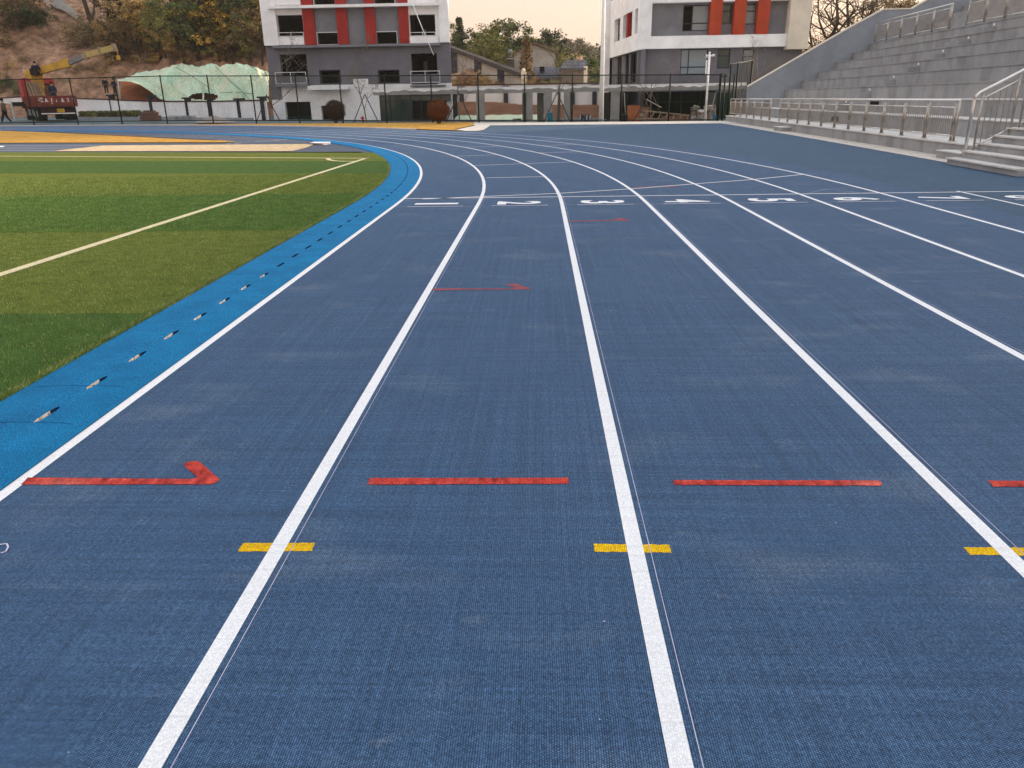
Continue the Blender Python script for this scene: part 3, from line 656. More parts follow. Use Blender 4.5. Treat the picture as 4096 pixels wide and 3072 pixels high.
# small weep grilles in the first riser
for a_, z_ in ((18.4, .98), (20.0, .42)):
    mb = MB()
    for k in range(9): mb.box(a_+k*.1, a_+k*.1+.045, TB(0)-.02 if z_ < .7 else TB(1)-.02, TB(0)+.05 if z_ < .7 else TB(1)+.05, z_-.0, z_+.17, T)
    locp(mb, 'vent_grille', MT['black'])
def railing(name, posts, b, zb, h, label, zf=None, group='steel railings on the stand', pitch=.11):
    """posts: list of a positions in descending order"""
    zf = zf or (lambda a: zb)
    p0 = T(posts[0], b, zf(posts[0])); r = empty(name, p0, label, 'railing', group)
    def lp(mbx, nm, m_): o = mbx.build(nm, m_, None, smooth=True); o.parent = r; o.matrix_parent_inverse = r.matrix_basis.inverted(); return o
    mb = MB(); mb.tube([T(a, b, zf(a)+h) for a in (posts[0], posts[-1])], .032, 10); lp(mb, 'handrail', MT['steelhi'])
    for a in posts:
        for da in (0.,) if a in (posts[0],) else (0., .12) if a != posts[-1] else (0, .16):
            mb = MB(); mb.tube([T(a+da, b, zf(a)), T(a+da, b, zf(a)+h)], .024 if a != posts[-1] else .03, 8); mb.tube([T(a+da, b, zf(a)), T(a+da, b, zf(a)+.02)], .05, 8)
            lp(mb, 'post', MT['steel'])
    for a, c in zip(posts, posts[1:]):
        a_, c_ = a-.0, c+.12; mb = MB()
        mb.tube([T(a_, b, zf(a)+h-.16), T(c_, b, zf(c)+h-.16)], .018, 8); lp(mb, 'rail', MT['steelhi']); mb = MB(); mb.tube([T(a_, b, zf(a)+.13), T(c_, b, zf(c)+.13)], .018, 8); lp(mb, 'rail', MT['steelhi'])
        mb = MB(); k = max(2, int((a_-c_)/pitch))
        for i in range(1, k):
            q = a_+(c_-a_)*i/k; mb.tube([T(q, b, zf(q)+.13), T(q, b, zf(q)+h-.16)], .008, 5, False)
        lp(mb, 'baluster_panel', MT['steel'])
    return r
railing('platform_railing', [36.4, 34.9, 33.2, 31.5, 29.7, 28.0, 26.2], .15, .32, .92, 'short steel railing on the platform at the far end of the stand')
railing('platform_railing', [24.4, 22.9, 21.3, 19.65, 18.0, 16.45, 14.95, 13.45, 11.95, 10.45, 8.95, 7.35], .15, .32, .92, 'long steel railing on the platform along the front of the stand')
railing('walkway_railing', [35.7, 33.9, 32.0, 30.1, 28.2, 26.4], 7.62, 4.03, 1.04, 'steel railing on the upper walkway next to the sloping side wall')
railing('walkway_railing', [24.8, 23.2, 21.6, 20.0, 18.4, 16.8, 15.2, 13.6], 7.62, 4.03, 1.04, 'steel railing on the upper walkway at the top right corner')
# raking handrails on the stairs
def stair_rail(a, label):
    r = empty('stair_railing', T(a, -.62, .13), label, 'railing', 'raking steel handrails on the stairs')
    def lp(mbx, nm, m_): o = mbx.build(nm, m_, None, smooth=True); o.parent = r; o.matrix_parent_inverse = r.matrix_basis.inverted(); return o
    zz = lambda b: .13+.148*max(0, (b+.95)/.275-.6)
    sl = .148/.275
    B0, H0 = -.66, 1.36
    hz = lambda b: H0+sl*(b-B0)
    mb = MB(); mb.tube([T(a, B0, .13), T(a, B0, H0-.09), T(a, B0+.02, H0-.02), T(a, B0+.09, hz(B0+.09)), T(a, 1.7, hz(1.7))], .032, 10); lp(mb, 'handrail', MT['steelhi'])
    for b in (-.5, .16, .32, 1.0, 1.16):
        mb = MB(); mb.tube([T(a, b, .28+sl*(b+.5)-.05), T(a, b, hz(b))], .022, 8); mb.tube([T(a, b, .28+sl*(b+.5)-.05), T(a, b, .28+sl*(b+.5)-.03)], .045, 8); lp(mb, 'post', MT['steel'])
    for b0, b1 in ((-.5, .16), (.32, 1.0)):
        mb = MB(); mb.tube([T(a, b0, hz(b0)-.16), T(a, b1, hz(b1)-.16)], .018, 8); lp(mb, 'rail', MT['steelhi']); mb = MB(); mb.tube([T(a, b0, .33+sl*(b0+.5)+.02), T(a, b1, .33+sl*(b1+.5)+.02)], .018, 8); lp(mb, 'rail', MT['steelhi'])
        mb = MB()
        for i in range(1, 6):
            b = b0+(b1-b0)*i/6; mb.tube([T(a, b, .35+sl*(b+.5)), T(a, b, hz(b)-.16)], .009, 6, False)
        lp(mb, 'baluster_panel', MT['steel'])
stair_rail(4.92, 'raking steel handrail at the left edge of the near stairs')

# ---------------------------------------------------------------- terrain behind the fence
def terr(x, y):
    """ground height behind the fence"""
    t = min(1, max(0, (x+34)/26.)); z = .42*(1-t)-.12*t
    t2 = min(1, max(0, (x+4)/6.)); z -= .14*t2
    return z
mb = MB(); nx, ny = 70, 8
xs = np.linspace(-130, 60, nx); ys = np.array([0, .02, .05, .1, .25, .5, .75, 1.])
for j in range(ny):
    for i in range(nx):
        x = xs[i]; y0 = 38.35+(13.1-x)*.1301+.3; y = y0+ys[j]*(100-y0); mb.v.append((x, y, (terr(x, y) if j else rise(x, y)-.02)))
for j in range(ny-1):
    for i in range(nx-1): a = j*nx+i; mb.f.append((a, a+1, a+nx+1, a+nx)); mb.mi.append(0)
o = mb.build('service_yard', MT['road']); setp(o)
def hilltop(x, y):
    """left hillside and the far slopes"""
    h = 0.
    # left hill: rises from the boundary wall
    d = (y-72); ang = (x-2)/(y+12)
    if d > 0: h += (1-math.exp(-d/34.))*30*min(1, max(0, (-.15-ang)/.10))
    h += 1.0*math.sin(x*.21+y*.1)+.6*math.sin(x*.47-y*.33+1)+.35*math.sin(x*1.1+y*.7)
    h *= min(1, max(.0, (y-71)/8.))
    h += 3.3*min(1, max(0, (y-71)/9.))*min(1, max(0, (2.0-x)/8.))*min(1, max(0, (x+40)/20.))
    # far ridge behind the houses
    d2 = y-115
    if d2 > 0: h += 14*(1-math.exp(-d2/60.))*min(1, max(0, (x+40)/40.))
    return h
mb = MB(); nx, ny = 120, 70; xs = np.linspace(-170, 150, nx); ys = np.array([70+(j/(ny-1))**1.5*230 for j in range(ny)])
for j in range(ny):
    for i in range(nx): mb.v.append((xs[i], ys[j], hilltop(xs[i], ys[j])+terr(xs[i], ys[j])+(.1 if j else -.6)+rnd.uniform(-.12, .12)))
for j in range(ny-1):
    for i in range(nx-1): a = j*nx+i; mb.f.append((a, a+1, a+nx+1, a+nx)); mb.mi.append(0)
o = mb.build('hillside', MT['hill'], smooth=True); setp(o)
def hz_(x, y): return hilltop(x, y)+terr(x, y)+.1
def pix_on_hill(px, py, y0=71, y1=290):
    d = ray(px, py); Y = y0
    while Y < y1:
        p = CAM+d*((Y-CAM.y)/d.y)
        if p.z < hz_(p.x, p.y): return p
        Y += .5
    return None
def ribbon_on_hill(name, pix, w, m_):
    pts = [pix_on_hill(*p) for p in pix]; pts = [p for p in pts if p]
    if len(pts) < 2: return
    dense = []
    for a, b in zip(pts, pts[1:]):
        for k in range(6):
            q = a.lerp(b, k/6); dense.append(q)
    dense.append(pts[-1]); mb = MB(); vs = []
    for i, q in enumerate(dense):
        d = (dense[min(i+1, len(dense)-1)]-dense[max(i-1, 0)]); n = Vector((-d.y, d.x, 0)).normalized()*w/2
        for s_ in (-1, 1): x, y = q.x+n.x*s_, q.y+n.y*s_; vs.append((x, y, hz_(x, y)+.18))
    mb.add(vs, [(2*i, 2*i+1, 2*i+3, 2*i+2) for i in range(len(dense)-1)]); setp(mb.build(name, m_))
ribbon_on_hill('hill_path', [(190, 8), (240, 32), (300, 68), (345, 98), (383, 126)], 1.3, MT['path'])

# ---------------------------------------------------------------- facades
class Fac:
    """a wall plane through plan points A -> B; s along it, d outward (towards the viewer)"""
    def __init__(s, A, B):
        s.A, s.B = Vector(A), Vector(B); s.u = (s.B-s.A).normalized(); s.n = Vector((s.u.y, -s.u.x))
    def sz(s, px, py): p = onplane(px, py, s.A, s.B); return (Vector((p.x, p.y))-s.A).dot(s.u), p.z
    def r(s, x0, y0, x1, y1):
        xm, ym = (x0+x1)/2, (y0+y1)/2
        return s.sz(x0, ym)[0], s.sz(x1, ym)[0], s.sz(xm, y1)[1], s.sz(xm, y0)[1]
    def T(s, a, d, z): p = s.A+s.u*a+s.n*d; return (p.x, p.y, z)
    def box(s, mb, r, d0, d1): mb.box(r[0], r[1], d0, d1, r[2], r[3], s.T)
    def wall(s, mb, r, holes, d0, d1):
        S = sorted({r[0], r[1]}|{min(max(v, r[0]), r[1]) for h in holes for v in h[:2]}); Z = sorted({r[2], r[3]}|{min(max(v, r[2]), r[3]) for h in holes for v in h[2:]})
        for a, b in zip(S, S[1:]):
            z0 = None
            for c, d in zip(Z, Z[1:]):
                hole = any(h[0]-1e-6 <= a and b <= h[1]+1e-6 and h[2]-1e-6 <= c and d <= h[3]+1e-6 for h in holes)
                if hole:
                    if z0 is not None: s.box(mb, (a, b, z0, c), d0, d1)
                    z0 = None
                elif z0 is None: z0 = c
            if z0 is not None: s.box(mb, (a, b, z0, r[3]), d0, d1)
    def room(s, mb, r, d0, depth):
        a, b, c, d = r[0]-.04, r[1]+.04, r[2]-.04, r[3]+.04; e = d0-depth; Tt = s.T
        mb.quad(Tt(a, e, c), Tt(b, e, c), Tt(b, e, d), Tt(a, e, d)); mb.quad(Tt(a, d0, c), Tt(b, d0, c), Tt(b, e, c), Tt(a, e, c))
        mb.quad(Tt(a, d0, d), Tt(b, d0, d), Tt(b, e, d), Tt(a, e, d)); mb.quad(Tt(a, d0, c), Tt(a, d0, d), Tt(a, e, d), Tt(a, e, c)); mb.quad(Tt(b, d0, c), Tt(b, d0, d), Tt(b, e, d), Tt(b, e, c))
def window(f, par, r, d, fm, gm, cols=(.5,), rows=(.3,), fw=.06, open_=None, label=None):
    mb = MB(); a, b, c, e = r
    for q in ((a, b, c, c+fw), (a, b, e-fw, e), (a, a+fw, c+fw, e-fw), (b-fw, b, c+fw, e-fw)): f.box(mb, q, d-.08, d)
    for t in cols: x = a+(b-a)*t; f.box(mb, (x-fw/2, x+fw/2, c+fw, e-fw), d-.078, d-.004)
    for t in rows: z = c+(e-c)*t; f.box(mb, (a+fw, b-fw, z-fw/2, z+fw/2), d-.076, d-.008)
    w_ = mb.build('window', fm, par)
    mb = MB(); f.box(mb, (a+fw*.5, b-fw*.5, c+fw*.5, e-fw*.5), d-.05, d-.04) if not open_ else f.box(mb, (a+(b-a)*open_, b-fw*.5, c+fw*.5, e-fw*.5), d-.05, d-.04)
    mb.build('pane', gm, w_)
    return w_
def brail(f, par, r, d, m_, n=2, t=.05):
    mb = MB(); a, b, c, e = r
    for z in (c, e): f.box(mb, (a, b, z-t/2, z+t/2), d-t, d)
    for k in range(n+1): x = a+(b-a)*k/n; f.box(mb, (x-t/2, x+t/2, c, e), d-t-.002, d+.002)
    mb.build('balcony_rail', m_, par)
# --- building on the left of the gap
f1 = Fac((-20, 56), (0, 56)); g = lambda x, y: (1000+x/2.602, y/2.602)
q1 = lambda x0, y0, x1, y1: f1.r(*g(x0, y0), *g(x1, y1))
XL, XR = f1.sz(1062, 183)[0], f1.sz(1799, 183)[0]
zb = -.3; z1 = q1(600, 885, 900, 900)[3]; z2 = q1(600, 466, 900, 490)[3]; z3 = q1(600, 50, 900, 80)[3]; ZT = z3+6.4; st_h = z3-z2
B1 = empty('dormitory_block', (XL-20+7, 56, 0), 'grey white and red rendered block with open balconies and no glazing', 'building')
ops = [q1(285, 155, 557, 465), q1(1662, 150, 1930, 462)]
wn = [q1(700, 340, 912, 460), q1(1318, 332, 1526, 458)]
ops2 = [q1(322, 565, 598, 870), q1(1682, 555, 1950, 878)]; wn2 = [q1(732, 735, 938, 865), q1(1342, 735, 1550, 858)]
opg = [q1(370, 1060, 635, 1262)]; dr = q1(745, 1098, 975, 1275); shop = q1(1350, 980, 2100, 1262)
def fl(r, dz): return (r[0], r[1], r[2]+dz, r[3]+dz)
wing = q1(560, 80, 1655, 465)
mb = MB(); W0 = q1(255, 0, 1, 1)[0]; W1 = q1(1935, 0, 1, 1)[0]
WLB, WRB = MB(), MB()
for k in (0, 1):
    dz = st_h*k
    f1.wall(WLB, (XL, wing[0], z2+dz, z3+dz), [fl(ops[0], dz)], -.5, -.02); f1.wall(WRB, (wing[1], XR, z2+dz, z3+dz), [fl(ops[1], dz)], -.5, -.021)
f1.box(WLB, (XL, q1(258, 0, 262, 1)[0], z2, ZT), -.019, .28); f1.box(WRB, (q1(1960, 0, 1962, 1)[0], XR, z2, ZT), -.019, .2)
WLB.build('white_wall', MT['white'], B1); WRB.build('white_wall', MT['white'], B1)
mb = MB()
for k in (0, 1): f1.wall(mb, (wing[0], wing[1], z2+st_h*k, z3+st_h*k), [fl(w_, st_h*k) for w_ in wn], -.48, -.12)
mb.build('grey_panel', MT['greyl'], B1)
mb = MB(); f1.wall(mb, (XL, XR, z1, z2), ops2+wn2, -.5, 0); f1.box(mb, (XL, XL+.9, q1(1, 1040, 2, 1041)[2], z1), -.5, .01); mb.build('grey_wall', MT['grey'], B1)
mb = MB(); f1.wall(mb, (XL, XR, zb, z1), opg+[dr, shop], -.45, -.03); f1.box(mb, q1(1075, 820, 1232, 905), -.1, .012); mb.build('ground_floor_wall', MT['white'], B1)
for k in (0, 1):
    for a, b in ((560, 677), (908, 1018), (1203, 1308), (1552, 1655)):
        r = q1(a, 80, b, 465); mb = MB(); f1.box(mb, (r[0], r[1], z2+st_h*k, z3+st_h*k-.001), -.1, .12); mb.build('red_pillar', MT['brick'], B1)
for r, d1, nm, m_ in ((q1(205, 50, 1970, 80), .55, 'floor_slab', 'white'), (q1(250, 466, 1985, 490), .5, 'floor_slab', 'greyl'), (q1(290, 870, 620, 902), .6, 'balcony_slab', 'greyl'), (q1(1675, 885, 2040, 897), .5, 'balcony_slab', 'grey'), (q1(630, 895, 1045, 935), .9, 'canopy', 'white')):
    mb = MB(); f1.box(mb, r, -.3, d1); mb.build(nm, MT[m_], B1)
mb = MB(); r = q1(205, 50, 1970, 80); f1.box(mb, fl(r, st_h), -.3, .55); mb.build('floor_slab', MT['white'], B1)
mb = MB()
for k in (0, 1):
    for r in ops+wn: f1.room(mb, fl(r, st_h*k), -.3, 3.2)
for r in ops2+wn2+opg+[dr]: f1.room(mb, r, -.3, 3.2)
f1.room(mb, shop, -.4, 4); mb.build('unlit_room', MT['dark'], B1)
# pale panels stand for daylight glimpsed through at the back
for r in (q1(1730, 270, 1775, 370), q1(1748, 620, 1790, 740)):
    mb = MB(); f1.box(mb, r, -3.4, -3.3); mb.build('back_window', MT['concbeam'], B1)
for k in (0, 1):
    for r in (q1(300, 376, 566, 466), q1(1664, 374, 1960, 460)):
        mb = MB(); f1.box(mb, fl(r, st_h*k), .02, .1); mb.build('parapet', MT['white'], B1)
for r in (q1(320, 790, 600, 871), q1(1682, 770, 1955, 880)):
    mb = MB(); f1.box(mb, r, -.1, -.03); mb.build('parapet', MT['grey'], B1)
brail(f1, B1, q1(300, 340, 560, 378), .14, MT['wframe']); brail(f1, B1, q1(1668, 338, 1930, 372), .14, MT['wframe'], 2)
brail(f1, B1, q1(287, 755, 602, 868), .55, MT['wframe']); brail(f1, B1, q1(1680, 742, 1982, 858), .45, MT['wframe'])
brail(f1, B1, q1(385, 1218, 640, 1250), .02, mat('teal_frame', (.02, .12, .09)), 3, .04)
for r in [fl(w_, st_h*k) for w_ in wn for k in (0, 1)]+wn2:
    mb = MB()
    for q in ((r[0]-.05, r[1]+.05, r[3], r[3]+.06), (r[0]-.05, r[1]+.05, r[2]-.06, r[2]), (r[0]-.06, r[0], r[2], r[3]), (r[1], r[1]+.06, r[2], r[3])): f1.box(mb, q, -.14, -.06) if r not in wn2 else f1.box(mb, q, -.1, .005)
    mb.build('window_frame', MT['wframe'] if r not in wn2 else MT['frame'], B1)
# glazed front
mb = MB(); a, b, c, e = shop; zt = c+(e-c)*.76
for x in np.linspace(a, b, 8): f1.box(mb, (x-.04, x+.04, c, e), -.3, -.2)
for z in (c+.05, c+(e-c)*.34, zt, e-.05): f1.box(mb, (a, b, z-.03, z+.03), -.299, -.198)
sf = mb.build('shopfront_frame', MT['frame'], B1)
mb = MB(); f1.box(mb, (a, a+(b-a)*.45, c, e), -.26, -.25); f1.box(mb, (a+(b-a)*.45, a+(b-a)*.98, zt, e), -.262, -.252); mb.build('pane', MT['ggreen'], sf)
mb = MB(); f1.box(mb, (XL+.3, XR-1.3, zb, ZT), -11, -4.4); mb.prism([f1.T(XR-.02, -.5, 0)[:2], f1.T(XR-.75, -5, 0)[:2], f1.T(XR-1.2, -5, 0)[:2], f1.T(XR-.5, -.5, 0)[:2]], zb, ZT); f1.box(mb, (XL+.002, XL+.3, zb, ZT), -4.4, -.5); mb.build('rear_wall', MT['white'], B1)
mb = MB(); p0 = at(1640, -10, 54.9); p1 = at(1735, 220, 54.6); mb.tube([tuple(p0), tuple(p0.lerp(p1, .5)+Vector((0, 0, -.08))), tuple(p1)], .035, 6); o = mb.build('hoist_pipe', MT['white'], smooth=True); tag(o, 'long pale pipe hanging at a slant down the right balconies of the grey block', 'pipe')

# --- building on the right of the gap
c0 = at(2550, 300, 52); c1 = at(2436, 300, 64.5)
f2 = Fac((c0.x, 52), (c0.x+20, 52)); h2 = lambda x, y: (2350+x/3.19, y/3.19); k2 = lambda x, y: (2850+x/3.19, y/3.19)
q2 = lambda x0, y0, x1, y1: f2.r(*h2(x0, y0), *h2(x1, y1)); q3 = lambda x0, y0, x1, y1: f2.r(*k2(x0, y0), *k2(x1, y1))
B2 = empty('classroom_block', (c0.x+6, 52, 0), 'grey and white block with vermilion fins and glazed windows behind the concrete corridor', 'building')
rb = q2(640, 455, 1800, 615); ZB0, ZB1 = rb[2], rb[3]; ztop = q2(900, 0, 1000, 35)[2]; rr = q3(0, 455, 1180, 610); XE = f2.sz(3165, 180)[0]; XE2 = f2.sz(3229, 150)[0]; XW = f2.sz(2607, 80)[0]
W = dict(a=q2(1235, 50, 1575, 388), b=q2(1725, 40, 1870, 302), c=q3(435, 40, 585, 302), d=q2(1200, 622, 1545, 950), e=q2(1675, 622, 1838, 872), f=q3(405, 622, 545, 780))
W['b'] = q3(133, 40, 280, 302)
mb = MB(); f2.wall(mb, (XW, XE-.35, ZB1, ztop), [W['a'], W['b'], W['c']], -.9, -.6); mb.build('recessed_grey_wall', MT['greyl'], B2)
mb = MB(); f2.box(mb, (0, XE, ZB0, ZB1), -.95, 0); f2.box(mb, (0, XW, ZB1, ztop+.3), -.95, -.001); f2.box(mb, (XE-.35, XE, ZB1, ztop+.3), -.95, -.002)
f2.box(mb, (0, XE, ztop+.002, ztop+1.5), -.94, 0.001); mb.build('white_band', MT['white'], B2)
mb = MB(); f2.box(mb, (XE-.4, XE2, f2.sz(3190, 197)[1], ztop+3), -3, .35); mb.build('end_pylon', MT['creamw'], B2)  # warm tone put into the base colour of this block
mb = MB(); f2.wall(mb, (0, XE2-.1, -.4, ZB0), [W['d'], W['e'], q2(300, 1170, 1640, 1540)], -.9, -.5); mb.build('grey_wall', MT['grey'], B2)
for r in (q2(1565, 20, 1715, 452), q2(1868, 10, 2018, 452), q3(570, 20, 725, 448)):
    mb = MB(); f2.box(mb, (r[0], r[1], ZB1+.001, ztop+.4), -.9, .03); mb.build('vermilion_fin', MT['orange'], B2)
rm = MB()
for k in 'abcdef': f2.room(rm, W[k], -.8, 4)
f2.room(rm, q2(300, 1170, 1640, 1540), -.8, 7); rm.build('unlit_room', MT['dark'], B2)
window(f2, B2, W['a'], -.68, MT['frame'], MT['gblue'], (.36,), (.3,), .07, open_=.36)
window(f2, B2, W['b'], -.68, MT['frame'], MT['ggreen'], (), (.66,), .07); window(f2, B2, W['c'], -.68, MT['frame'], MT['gblue'], (), (.66,), .07)
window(f2, B2, W['d'], -.58, MT['frame'], MT['gblue'], (.3,), (.3,), .07); window(f2, B2, W['e'], -.58, MT['frame'], MT['ggreen'], (), (.66,), .07)
window(f2, B2, W['f'], -.45, MT['frame'], MT['gblue'], (), (.4,), .07)
r = W['b']; mb = MB(); 
# side face, running away from the viewer
f3 = Fac((c1.x, c1.y), (c0.x, c0.y)); LS = (f3.B-f3.A).length; q4 = lambda x0, y0, x1, y1: f3.r(*h2(x0, y0), *h2(x1, y1))
V = [q4(355, 160, 412, 560), q4(455, 110, 560, 520), q4(600, 60, 640, 470)]; VS = [(f3.sz(*h2(a, 400))[0], f3.sz(*h2(b, 400))[0]) for a, b in ((342, 415), (450, 565), (600, 637))]
zu0, zu1 = ZB1+.25, ztop-.25; up = [(a, b, zu0, zu1) for a, b in VS]
zl0, zl1 = q2(700, 1070, 800, 1080)[3], ZB0-.1; VL = [(f3.sz(*h2(a, 860))[0], f3.sz(*h2(b, 860))[0]) for a, b in ((345, 398), (445, 490), (505, 610))]; lo = [(a, b, zl0+.1, zl1) for a, b in VL]
mb = MB(); f3.wall(mb, (0, LS+.0, ZB0-.05, ztop+1.5), up+[(a, b, c+ (ztop-ZB0)+.4, d+(ztop-ZB0)+1) for a, b, c, d in up], -.5, 0); mb.build('side_white_wall', MT['white'], B2)
mb = MB(); f3.wall(mb, (0, LS+.25, -.4, ZB0-.051), lo, -.5, -.25); mb.build('side_grey_wall', MT['grey'], B2)
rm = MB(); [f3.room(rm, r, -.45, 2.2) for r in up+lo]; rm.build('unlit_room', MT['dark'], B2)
for r in up+lo: window(f3, B2, r, -.34, MT['frame'], MT['ggreen'], (.5,), (.3,), .08, open_=.45)
a, b = up[1][0], up[1][1]; mb = MB(); f3.box(mb, (a+(b-a)*.45, a+(b-a)*.62, zu0, zu1), -.3, .05); mb.build('red_fin', MT['brick'], B2)
c2 = at(2415, 300, 74); f4 = Fac((c2.x, c2.y), (c1.x-.35, c1.y+.2)); L4 = (f4.B-f4.A).length
mb = MB(); wz = [(L4*.3, L4*.78, z, z+2.6) for z in (zl0+.2, ZB1-1.2, ZB1+2.9)]; f4.wall(mb, (0, L4, zb, ztop+4), wz, -.4, 0); mb.build('rear_wing_wall', MT['white'], B2)
rm = MB(); [f4.room(rm, r, -.38, 2) for r in wz]; rm.build('unlit_room', MT['dark'], B2)
mb = MB(); mb.box(c1.x+1, f2.T(XE2-.2, 0, 0)[0], 60, 72, -.4, ztop+3); mb.build('rear_wall', MT['white'], B2)
# recessed glazing in the ground floor of this block
gf = empty('glazed_hall_front', (c0.x+8, 51.4, -.3), 'dark unlit glazed hall front under the corridor beam on the right', 'shopfront')
rg = q2(950, 1175, 1500, 1540); mb = MB()
for x in (rg[0], rg[0]+(rg[1]-rg[0])*.55, rg[1]): f2.box(mb, (x-.05, x+.05, -.4, rg[3]), -2.1, -2)
f2.box(mb, (rg[0], rg[1], rg[3]-.75, rg[3]-.68), -2.09, -1.99); mb.build('frame', MT['frame'], gf)
r = q2(1535, 1180, 1640, 1540); mb = MB(); f2.box(mb, (r[0], r[1], -.4, r[3]), -.6, -.5); mb.build('side_light', glass('blue_dark_glass', (.05, .065, .09)), gf)
mb = MB(); r = q2(525, 1190, 575, 1300); f2.box(mb, r, -2.6, -2.5); r = q2(635, 1190, 660, 1290); f2.box(mb, r, -2.6, -2.5); mb.build('bright_back_window', MT['concbeam'], gf)  # pale panels stand for daylight in the rear windows
mb = MB(); r = q2(1660, 1180, 1860, 1540); f2.box(mb, r, -.55, -.45); mb.build('green_panel', mat('dark_green_panel', (.03, .06, .045)), gf)

# --- covered corridor: long beam on columns
CY = 48.5; f5 = Fac((-12, CY), (20, CY)); g4 = lambda x, y: (1750+x/3.16, y/3.16)
q5 = lambda x0, y0, x1, y1: f5.r(x0, y0, x1, y1)
CO = empty('covered_corridor', (3, CY, -.2), 'long raw concrete corridor roof on columns joining the two blocks', 'corridor')
rbm = q5(1490, 342, 2985, 370); zt = rbm[3]-.03; zbm = rbm[2]+.02
mb = MB(); f5.box(mb, (rbm[0], rbm[1], zbm, zt), -.35, 0); mb.build('beam', MT['concbeam'], CO)
mb = MB(); f5.box(mb, (rbm[0], rbm[1], zt, zt+.02), -3.2, .03)
vs = []; n = 150
for i in range(n+1): x = rbm[0]+(rbm[1]-rbm[0])*i/n; dz = .17+.05*math.sin(i*.35)+.04*math.sin(i*1.3)+rnd.uniform(-.02, .02); vs += [f5.T(x, .006, zt), f5.T(x, .006, zt-dz)]
mb.add(vs, [(2*i, 2*i+1, 2*i+3, 2*i+2) for i in range(n)]); mb.build('fresh_white_paint', MT['white'], CO)
mb = MB(); f5.box(mb, (rbm[0], rbm[1], zbm+.1, zt-.02), -3.2, -2.9); mb.build('rear_beam', MT['concbeam'], CO)
for x0, x1, dd, sh in ((1905, 1938, 0, 0), (2086, 2108, 2.9, 1), (2106, 2131, 0, 0), (2148, 2176, 3.2, 1), (2176, 2208, .0, 0), (2235, 2246, 3., 1), (2256, 2280, 0, 0), (2284, 2294, 3, 1), (2414, 2428, 3, 1), (2443, 2478, 0, 0), (2482, 2490, 3.1, 1)):
    r = q5(x0, 372, x1, 485); mb = MB(); f5.box(mb, (r[0], r[1], -.4, zbm), -dd-.38, -dd-.02); mb.build('column', MT['concbeam'], CO)

# ---------------------------------------------------------------- mesh fence
fy = lambda x: 38.35+(13.1-x)*.1301
BS = [(-230, 496), (-40, 496), (136, 494), (312, 491.5), (488, 488.5), (669, 486.5), (853, 485), (1025, 485), (1199, 486), (1372, 486), (1548, 486), (1731, 486), (1916, 486), (2100, 485), (2288, 485), (2483, 484.5), (2673, 484), (2868, 483)]
def railpy(px): return np.interp(px, [-230, 0, 320, 646, 1050, 1500, 1750, 2100, 2400, 2868], [326, 320, 314, 304, 303.5, 303, 302, 301, 301, 299])
fx = []
for px, py in BS:
    p = onplane(px, py, FA, FB); q = onplane(px+(.0 if px > 2100 else -(2150-px)*.019), railpy(px), FA, FB); fx.append((p.x, p.y, p.z, q.z))
FN = empty('mesh_fence', (fx[-1][0], fx[-1][1], fx[-1][2]), 'long dark green chain link fence round the end of the track', 'fence')
for x, y, a, b in fx:
    mb = MB(); mb.tube([(x, y, a-.15), (x, y, b)], .045, 8); mb.ico((x, y, b+.03), .05); mb.build('post', MT['green'], FN, True)
for nm, k in (('top_rail', 3), ('bottom_rail', 2)):
    mb = MB(); mb.tube([(x[0], x[1], x[k]+(.0 if k == 3 else .06)) for x in fx], .035, 6); mb.build(nm, MT['green'], FN, True)
mb = MB()
def wires(mb, A, B, za0, za1, zb0, zb1, sp=.15, t=.0032):
    A, B = Vector(A), Vector(B); L = (B-A).length; u = (B-A)/L
    for dr_ in (1, -1):
        k = -4.
        while k < L+4:
            pts = []
            for f_ in (0, 1):                       # clip the diagonal to the panel
                z = f_; x = k+dr_*z*3.; pts.append((x, z))
            (x0, h0), (x1, h1) = pts
            if max(x0, x1) > 0 and min(x0, x1) < L:
                def cl(x0, h0, x1, h1):
                    if x0 < 0: h0 += (h1-h0)*(-x0)/(x1-x0); x0 = 0
                    if x0 > L: h0 += (h1-h0)*(L-x0)/(x1-x0); x0 = L
                    if x1 < 0: h1 = h0+(h1-h0)*(0-x0)/(x1-x0) if x1 != x0 else h1; x1 = 0
                    if x1 > L: h1 = h0+(h1-h0)*(L-x0)/(x1-x0); x1 = L
                    return x0, h0, x1, h1
                x0, h0, x1, h1 = cl(x0, h0, x1, h1)
                def pt(x, h): q = A+u*x; f_ = x/L; z0 = za0+(zb0-za0)*f_; z1 = za1+(zb1-za1)*f_; return (q.x, q.y, z0+(z1-z0)*h)
                mb.beam(pt(x0, h0), pt(x1, h1), t*2, t*2) if (x0-x1)**2 > .01 else None
            k += sp
for i in range(len(fx)-1):
    a, b = fx[i], fx[i+1]; wires(mb, a[:2], b[:2], a[2]+.06, a[3], b[2]+.06, b[3])
mb.build('chain_link', MT['wire'], FN)['kind'] = 'stuff'
